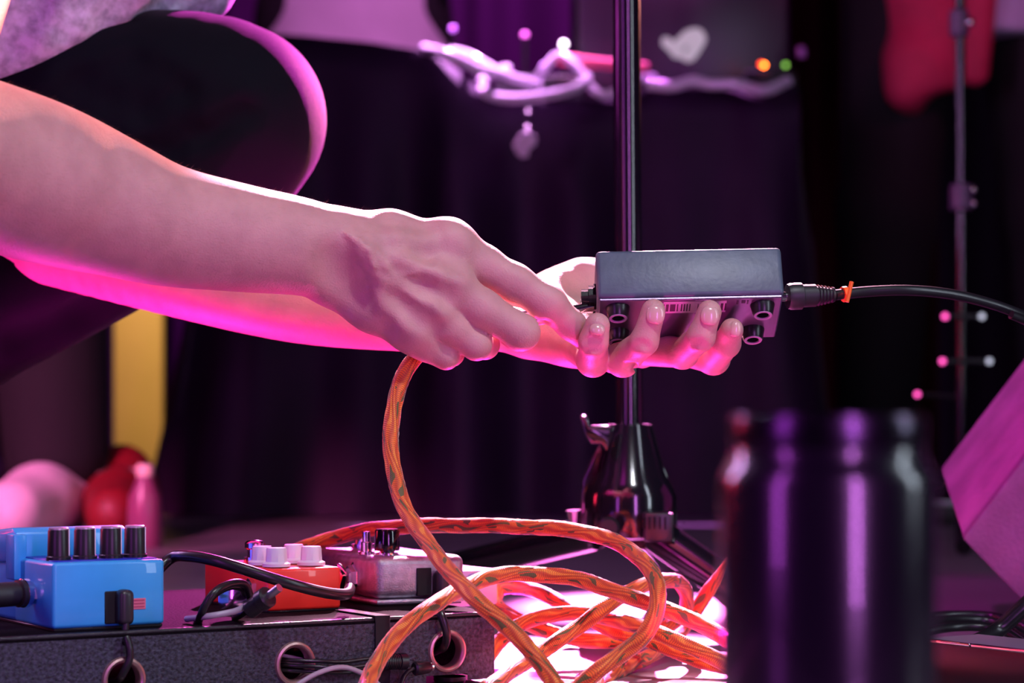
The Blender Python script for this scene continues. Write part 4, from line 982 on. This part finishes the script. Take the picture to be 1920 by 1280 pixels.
for px_, py_, y in ((960, 155, 3.79), (984, 66, 3.93), (1020, 124, 3.80), (1057, 83, 3.90), (1091, 148, 3.78), (940, 128, 3.80)):
    a = P(px_, py_, y); a2 = Vector((a.x, a.y, tz+.04))
    kn = obj('control_knob', rod(a2, a, .004, 12), BLACK_PL, tbx)
    bm = bmesh.new(); bmesh.ops.create_uvsphere(bm, u_segments=20, v_segments=12, radius=.005)
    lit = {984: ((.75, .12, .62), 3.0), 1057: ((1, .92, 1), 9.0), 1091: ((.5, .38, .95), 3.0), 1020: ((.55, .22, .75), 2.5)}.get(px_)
    obj('glow_cap' if lit else 'knob_cap', xf(bmgeo(bm), Matrix.Translation(a)), glow_mat('glow_cap_%d' % px_, *lit) if lit else CHROME, kn)  # emission added to brighten some of the caps
rb = thing('marker_pen', 'red-pink rod lying across behind the stand pole on the table', 'pen', P(1130, 118, 3.72))
obj('barrel', rod(P(1048, 111, 3.72), P(1215, 128, 3.74), .0085, 16, bev=.002), mat('pink_red', (.80, .10, .18), .3), rb)
obj('cap', rod(P(1044, 110.6, 3.72), P(1085, 115, 3.722), .0092, 16, bev=.003), mat('pink_red', (.80, .10, .18), .3), rb)
sb_ = thing('round_stand', 'thin upright rod with a glowing ball tip, leftmost on the table', 'rod', P(849, 100, 3.9))
obj('rod', rod(P(849, 112, 3.9), P(849, 56, 3.9), .0025, 10), BLACK_PL, sb_)
bm = bmesh.new(); bmesh.ops.create_uvsphere(bm, u_segments=20, v_segments=12, radius=.005)
obj('ball_tip', xf(bmgeo(bm), Matrix.Translation(P(849, 54, 3.9))), glow_mat('purple_tip_glow', (.5, .12, .75), 2.6), sb_)  # glow added to brighten the ball
ip = thing('audio_interface', 'black box with an orange and a green indicator lamp beside the laptop', 'audio interface', P(1450, 160, 3.85))
obj('case_body', rbox(P(1395, 0, 3.85).x, P(1492, 0, 3.85).x, 3.83, 3.95, tz+.018, tz+.062, .004), BLACK_PL, ip)
for px_, py_, c, s_ in ((1432, 122, (1, .16, .01), 22), (1427, 120, (1, .05, .01), 6), (1473, 122, (.20, .50, .06), 3.0)):
    obj('lamp_glint_dot', rod(P(px_, py_, 3.83), P(px_, py_, 3.825), .0035, 12), glow_mat('lamp_%d' % px_, c, s_), ip)
obj('control_knob', rod(P(1504, 108, 3.86), P(1502, 88, 3.86), .007, 12), mat('purple_knob', (.4, .12, .5), .3), ip)
# pale tag on the cloth
tg = thing('cloth_tag', 'small pale crumpled tag stuck on the black table cloth', 'tag', P(985, 272, 3.60))
tgp = [(962, 272), (975, 252), (990, 246), (1006, 258), (1004, 272), (992, 280), (990, 294), (978, 296), (968, 288)]
obj('tag_sheet', poly_prism([P(x, y, 3.60) for x, y in tgp], (0, -.004, 0), .001), mat('pale_tag', (.75, .62, .75), .5), tg)
obj('string', rod(P(988, 250, 3.60), P(990, 192, 3.66), .0008, 6), BLACK_PL, tg)
# upright rods on the table: laptop-side mic stand
vs = thing('microphone_stand', 'thin dark stand behind the table, left of the shiny pole', 'stand', P(1085, 930, 4.5))
obj('pole', rod(P(1085, 924, 4.5)*1.0, P(1078, -300, 4.5), .0095, 14), BLACK_GLOSS, vs)
obj('round_base', mv(lathe([(.12, 0), (.12, .010), (.03, .018), (.02, .03)], 32), P(1085, 0, 4.5).x, 4.5, 0), BLACK_PL, vs)

# ------------------------------------------------------------------ background people
def human(name, label, loc, rz, shirt, trous, shoe, skin=SKIN, hem=.92, hemr=.165, sleeve=1.0, handz=.80, stance=.11, coat=None, hairc=None, h=.011, group=None, armfwd=0.12, legskin=False):
    t = thing(name, label, 'person', loc, (0, 0, rz), group)
    fo = lambda lo, hi: Field(lo, hi, h)
    B_ = fo((-.42, -.36, .0), (.42, .36, 1.80))
    B_.chain([Vector((0, 0, .95)), Vector((0, 0, 1.15)), Vector((0, 0, 1.38))], [.125, .11, .13], .04, .75)
    B_.add(Vector((-.16, 0, 1.42)), Vector((.16, 0, 1.42)), .055, .055, .05)
    B_.add(Vector((0, .01, 1.42)), Vector((0, 0, 1.54)), .06, .055, .03)
    B_.add(Vector((0, -.01, 1.62)), Vector((0, .01, 1.67)), .078, .088, .02); B_.add(Vector((0, -.04, 1.565)), Vector((0, -.045, 1.56)), .045, .04, .03)
    B_.add(Vector((0, -.095, 1.62)), Vector((0, -.108, 1.60)), .012, .014, .012)
    for s_ in (-1, 1):
        B_.add(Vector((s_*.085, 0, 1.62)), Vector((s_*.09, 0, 1.60)), .015, .012, .01)
        B_.chain([Vector((s_*.19, 0, 1.41)), Vector((s_*.25, .02, 1.13)), Vector((s_*.23, -armfwd, handz+.10)), Vector((s_*.225, -armfwd-.02, handz))], [.05, .038, .028, .03], .02)
        for q in range(4): B_.chain([Vector((s_*.225+(q-1.5)*.016*0+0, -armfwd-.045+q*.018, handz)), Vector((s_*.222, -armfwd-.050+q*.019, handz-.065)), Vector((s_*.21, -armfwd-.048+q*.019, handz-.095+.006*abs(q-1)))], [.011, .010, .008], .006)
        B_.chain([Vector((s_*.22, -armfwd-.045, handz+.02)), Vector((s_*.205, -armfwd-.075, handz-.025))], [.012, .009], .006)
        B_.chain([Vector((s_*stance*.8, 0, .92)), Vector((s_*stance, -.01, .50)), Vector((s_*stance*1.1, .02, .10))], [.085, .058, .042], .02)
    v, f = B_.mesh(); bd = obj('body', (relax(v, f, 2), f), skin, t, world=False, angle=180)
    if hairc:
        H_ = fo((-.16, -.16, 1.5), (.16, .18, 1.8)); H_.add(Vector((0, .03, 1.66)), Vector((0, .0, 1.70)), .088, .088, .02); H_.sub(Vector((0, -.12, 1.58)), Vector((0, -.12, 1.62)), .075, .07, .01)
        v, f = H_.mesh(); obj('hair', (relax(v, f, 1), f), hairc, t, world=False, angle=180)
    S_ = fo((-.42, -.36, .5), (.42, .36, 1.55))
    S_.chain([Vector((0, 0, hem)), Vector((0, 0, 1.15)), Vector((0, 0, 1.38))], [hemr, .145, .15], .04, .78)
    S_.add(Vector((-.16, 0, 1.42)), Vector((.16, 0, 1.42)), .068, .068, .05)
    for s_ in (-1, 1):
        e = Vector((s_*.19, 0, 1.41)).lerp(Vector((s_*.25, .02, 1.13)), .8)
        S_.add(Vector((s_*.19, 0, 1.41)), e, .063, .058, .02)
        if sleeve > 1: S_.chain([e, Vector((s_*.25, .02, 1.13)), Vector((s_*.232, -armfwd*.85, .92))], [.058, .052, .042], .02)
    k = int((hem-.5)/h); S_.V[:, :, :max(k, 1)] = .05
    v, f = S_.mesh(); obj('jacket' if coat else 'shirt', (relax(v, f, 2), f), shirt, t, world=False, angle=180)
    if coat:
        C_ = fo((-.30, -.30, .75), (.30, .30, 1.5)); C_.chain([Vector((0, -.012, .84)), Vector((0, -.012, 1.42))], [.158, .13], .03, .85)
        C_.sub(Vector((0, -.05, .60)), Vector((0, -.05, .78)), .2, .2, .001)
        v, f = C_.mesh(); obj('shirt', (relax(v, f, 2), f), coat, t, world=False, angle=180)
    T_ = fo((-.34, -.26, .0), (.34, .26, 1.1))
    T_.add(Vector((-.06, 0, .95)), Vector((.06, 0, .95)), .125, .125, .04, .85)
    for s_ in (-1, 1): T_.chain([Vector((s_*stance*.8, 0, .90)), Vector((s_*stance, -.015, .50)), Vector((s_*stance*1.1, .02, .11))], [.105, .082, .068], .03)
    v, f = T_.mesh(); obj('trousers', (relax(v, f, 2), f), trous, t, world=False, angle=180)
    for s_ in (-1, 1):
        x = s_*stance*1.1; F_ = Field((x-.08, -.26, 0), (x+.08, .14, .20), .007)
        F_.chain([Vector((x, .03, .12)), Vector((x, .03, .06)), Vector((x, -.06, .048)), Vector((x, -.16, .040))], [.050, .050, .045, .040], .02)
        F_.V[:, :, :1] = .01
        v, f = F_.mesh(); so = obj('shoe', (relax(v, f, 1), f), shoe, t, world=False, angle=180)
    return t
BT = mat('dark_trousers', (.006, .005, .007), .85)
GS = mat('pale_grey_shirt', (.60, .55, .60), .85, noise=.05, nscale=12)
HB = mat('dark_hair', (0.015, 0.01, 0.008), 0.5)
px_ = P(655, 0, 4.75)
human('person', 'person in a pale grey shirt standing behind the draped table', (px_.x+.01, 4.72, 0), 0.1, GS, BT, mat('dark_shoe', (.02, .02, .02), .5), hem=.62, hemr=.232, handz=1.12, armfwd=.26, hairc=HB)
RJ = mat('red_jacket', (.62, .03, .10), .7, noise=.15, nscale=14, bump=.3, bscale=60)
LS = mat('lavender_shirt', (.62, .60, .78), .85)
def redperson():
    c = P(1835, 0, 4.05)
    t = thing('person', 'person in a hanging crimson jacket, pale shirt and black trousers at upper right', 'person', (c.x, 4.15, 0), (0, 0, 0))
    o = human('person', 'x', (c.x, 4.15, 0), 0.0, LS, BT, mat('dark_shoe', (.02, .02, .02), .5), hem=.80, handz=1.12, armfwd=.24, hairc=HB, sleeve=1.0, stance=.14)
    o['label'] = t['label']; bpy.data.objects.remove(t); o.name = 'person'
    # open jacket: sleeve hanging at the left and two front panels
    J = Field((-.40, -.32, .55), (.40, .30, 1.50), .010)
    Pw = lambda px, py, d: P(px, py, d)-Vector((c.x, 4.15, 0))
    J.chain([Vector((-.17, 0, 1.40)), Vector((-.15, -.02, 1.1)), Pw(1752, 60, 4.08), Pw(1735, 150, 4.06)], [.095, .10, .072, .066], .04)
    J.add(Pw(1712, 120, 4.04), Pw(1695, 168, 4.03), .050, .030, .03)
    J.chain([Vector((.17, 0, 1.40)), Vector((.24, .0, 1.1)), Vector((.24, -.02, .85))], [.095, .085, .075], .04)
    J.add(Vector((-.14, .04, 1.38)), Vector((.14, .04, 1.38)), .10, .10, .05)
    J.add(Pw(1838, -20, 4.02), Pw(1832, 140, 4.02), .030, .020, .02)
    J.sub(Pw(1775, 232, 4.0), Pw(1790, 225, 4.12), .050, .050, .02)
    v, f = J.mesh(); obj('jacket', (relax(v, f, 2), f), RJ, o, world=False, angle=180)
redperson()
PK = mat('pale_trainer', (.80, .66, .74), .6, noise=.1, nscale=30)
c = P(-75, 0, 3.05)
human('person', 'person in black trousers and pale high shoes standing far left behind the knee', (c.x, 3.10, 0), -0.12, mat('dark_shirt', (.03, .02, .03), .9), BT, PK, hem=.95, hairc=HB, stance=.10)
c = P(-185, 0, 3.4)
human('person', 'person in dark trousers and red shoes, second from the left behind the knee', (c.x, 3.82, 0), 0.12, mat('dark_shirt', (.03, .02, .03), .9), BT, mat('red_shoe', (.7, .03, .05), .4), hem=.95, hairc=HB, stance=.10)
rs_ = thing('shoe', 'dark red low shoe on the floor between pale high shoe and pink bottle', 'shoe', P(222, 1000, 3.1))
b_ = P(222, 1000, 3.12); b_.z = 0
F_ = Field((b_.x-.08, b_.y-.26, 0), (b_.x+.08, b_.y+.14, .20), .007)
F_.chain([b_+Vector((0, .03, .08)), b_+Vector((0, .03, .05)), b_+Vector((.01, -.06, .045)), b_+Vector((.02, -.15, .036))], [.040, .046, .042, .036], .02)
F_.V[:, :, :1] = .01
v, f = F_.mesh(); obj('upper', (relax(v, f, 1), f), mat('dark_red_shoe', (.22, .008, .015), .5), rs_, angle=180)
obj('laces', join(*[rod(b_+Vector((-.02, -.02-.018*i, .088-.004*i)), b_+Vector((.03, -.022-.018*i, .088-.004*i)), .002, 6) for i in range(4)]), mat('pale_lace', (.7, .5, .5), .7), rs_)
# ochre panel
yp = thing('ochre_panel', 'tall ochre-yellow board standing behind the legs at left', 'panel', P(265, 975, 3.9))
YM = mat('ochre_board', (.78, .46, .14), .7, noise=.06, nscale=6)
obj('board', rbox(P(212, 0, 4.3).x, P(304, 0, 4.3).x, 4.30, 4.33, 0.01, P(0, 560, 4.3).z, .006), YM, yp)
obj('foot', rbox(P(215, 0, 4.3).x, P(306, 0, 4.3).x, 4.24, 4.40, 0.0, .02, .004), BLACK_PL, yp)
spot('panel_fill', (-.42, 3.62, 1.15), P(262, 740, 4.3), 55.0, (1.0, .78, .45), 34, .4, .02)  # added warm spot, only brightens the ochre board
# drink bottle by the feet
bt = thing('water_bottle', 'small pink-lit bottle on the floor between the shoes and the cloth', 'bottle', P(272, 1020, 2.95))
bz_ = P(272, 1022, 2.9)
k = RP(1, 2.9)
obj('bottle_body', mv(lathe([(30*k, 0), (33*k, .006), (33*k, 60*k), (30*k, 95*k), (17*k, 125*k), (13*k, 135*k)], 28), bz_.x, 2.9, 0), mat('pink_plastic', (.26, .06, .14), .3), bt)
obj('bottle_cap', mv(lathe([(16*k, 133*k), (16*k, 152*k), (13*k, 156*k), (0, 156*k)], 24), bz_.x, 2.9, 0), mat('cream_cap', (.8, .6, .5), .4), bt)
# ------------------------------------------------------------------ stand at right
rd = 3.0
rs = thing('microphone_stand', 'out-of-focus stand with small clamps in front of the person at right', 'stand', P(1803, 1017, rd))
obj('pole', rod(P(1803, 1012, rd), P(1802, 365, rd), .0080, 16), BLACK_GLOSS, rs)
obj('upper_pole', rod(P(1802, 365, rd), P(1796, -700, rd), .0065, 16), BLACK_GLOSS, rs)
def ball(px, py, d, r_, m, par, name='clamp_bolt'):
    bm = bmesh.new(); bmesh.ops.create_uvsphere(bm, u_segments=16, v_segments=10, radius=r_)
    return obj(name, xf(bmgeo(bm), Matrix.Translation(P(px, py, d))), m, par)
GP = mat('purple_grey_plastic', (.12, .06, .13), .35)
cl = obj('height_clutch', rod(P(1802, 395, rd), P(1802, 345, rd), .0145, 20, bev=.003), GP, rs)
ball(1826, 355, rd-.01, .004, CHROME, cl); ball(1826, 381, rd-.01, .004, CHROME, cl)
cl = obj('top_clamp', rod(P(1798, 70, rd), P(1798, 18, rd), .012, 20, bev=.003), GP, rs); ball(1818, 42, rd-.012, .006, CHROME, cl)
for py_, x0, x1 in ((593, 1772, 1841), (677, 1767, 1855)):
    cb = obj('cross_clamp', rod(P(x0, py_, rd-.01), P(x1, py_, rd-.01), .0035, 12), BLACK_RUB, rs)
    ball(x0, py_, rd-.014, .0036, glow_mat('pink_glint', (.9, .08, .42), 2.6), cb, 'lamp_glint_dot'); ball(x1, py_, rd-.014, .0036, glow_mat('grey_glint', (.42, .45, .55), 1.6), cb, 'lamp_glint_dot')  # glowing balls stand in for highlights on chrome clamp bolts
for a in (20, 140, 260):
    a = math.radians(a); b0 = P(1803, 900, rd); e = Vector((b0.x+.26*math.cos(a), rd+.26*math.sin(a), .012))
    lg = obj('leg', rod(b0, e, .007, 12), BLACK_GLOSS, rs); obj('rubber_foot', rod(e-(e-b0)*.06, e+Vector((0, 0, -.003)), .010, 12), BLACK_RUB, lg)
ball(1720, 739, rd-.005, .0034, glow_mat('pink_glint', (.9, .08, .42), 2.6), obj('side_arm', rod(P(1720, 739, rd), P(1803, 745, rd), .0025, 8), BLACK_RUB, rs), 'lamp_glint_dot')  # glowing ball in place of a bolt highlight
# dim red drape at right back
rc = curtain('red_drape', P(1480, 0, 6.2).x, P(1760, 0, 6.2).x, 6.2, 1.9, 5, .05, mat('red_drape', (.16, .018, .02), .9), 9)
rc['label'] = 'dim dark red drape hanging behind the table at right'; rc['category'] = 'curtain'
sd = thing('supply_case', 'black equipment case standing behind the wedge monitor', 'case', (P(1760, 0, 3.4).x, 3.5, 0))
x0 = P(1640, 0, 3.4).x
obj('case_body', rbox(x0, x0+.40, 3.40, 3.66, .0, .035, .004), BLACK_PL, sd)
obj('edge_trim', rbox(x0-.001, x0+.401, 3.396, 3.402, .029, .036, .001), STEEL, sd)
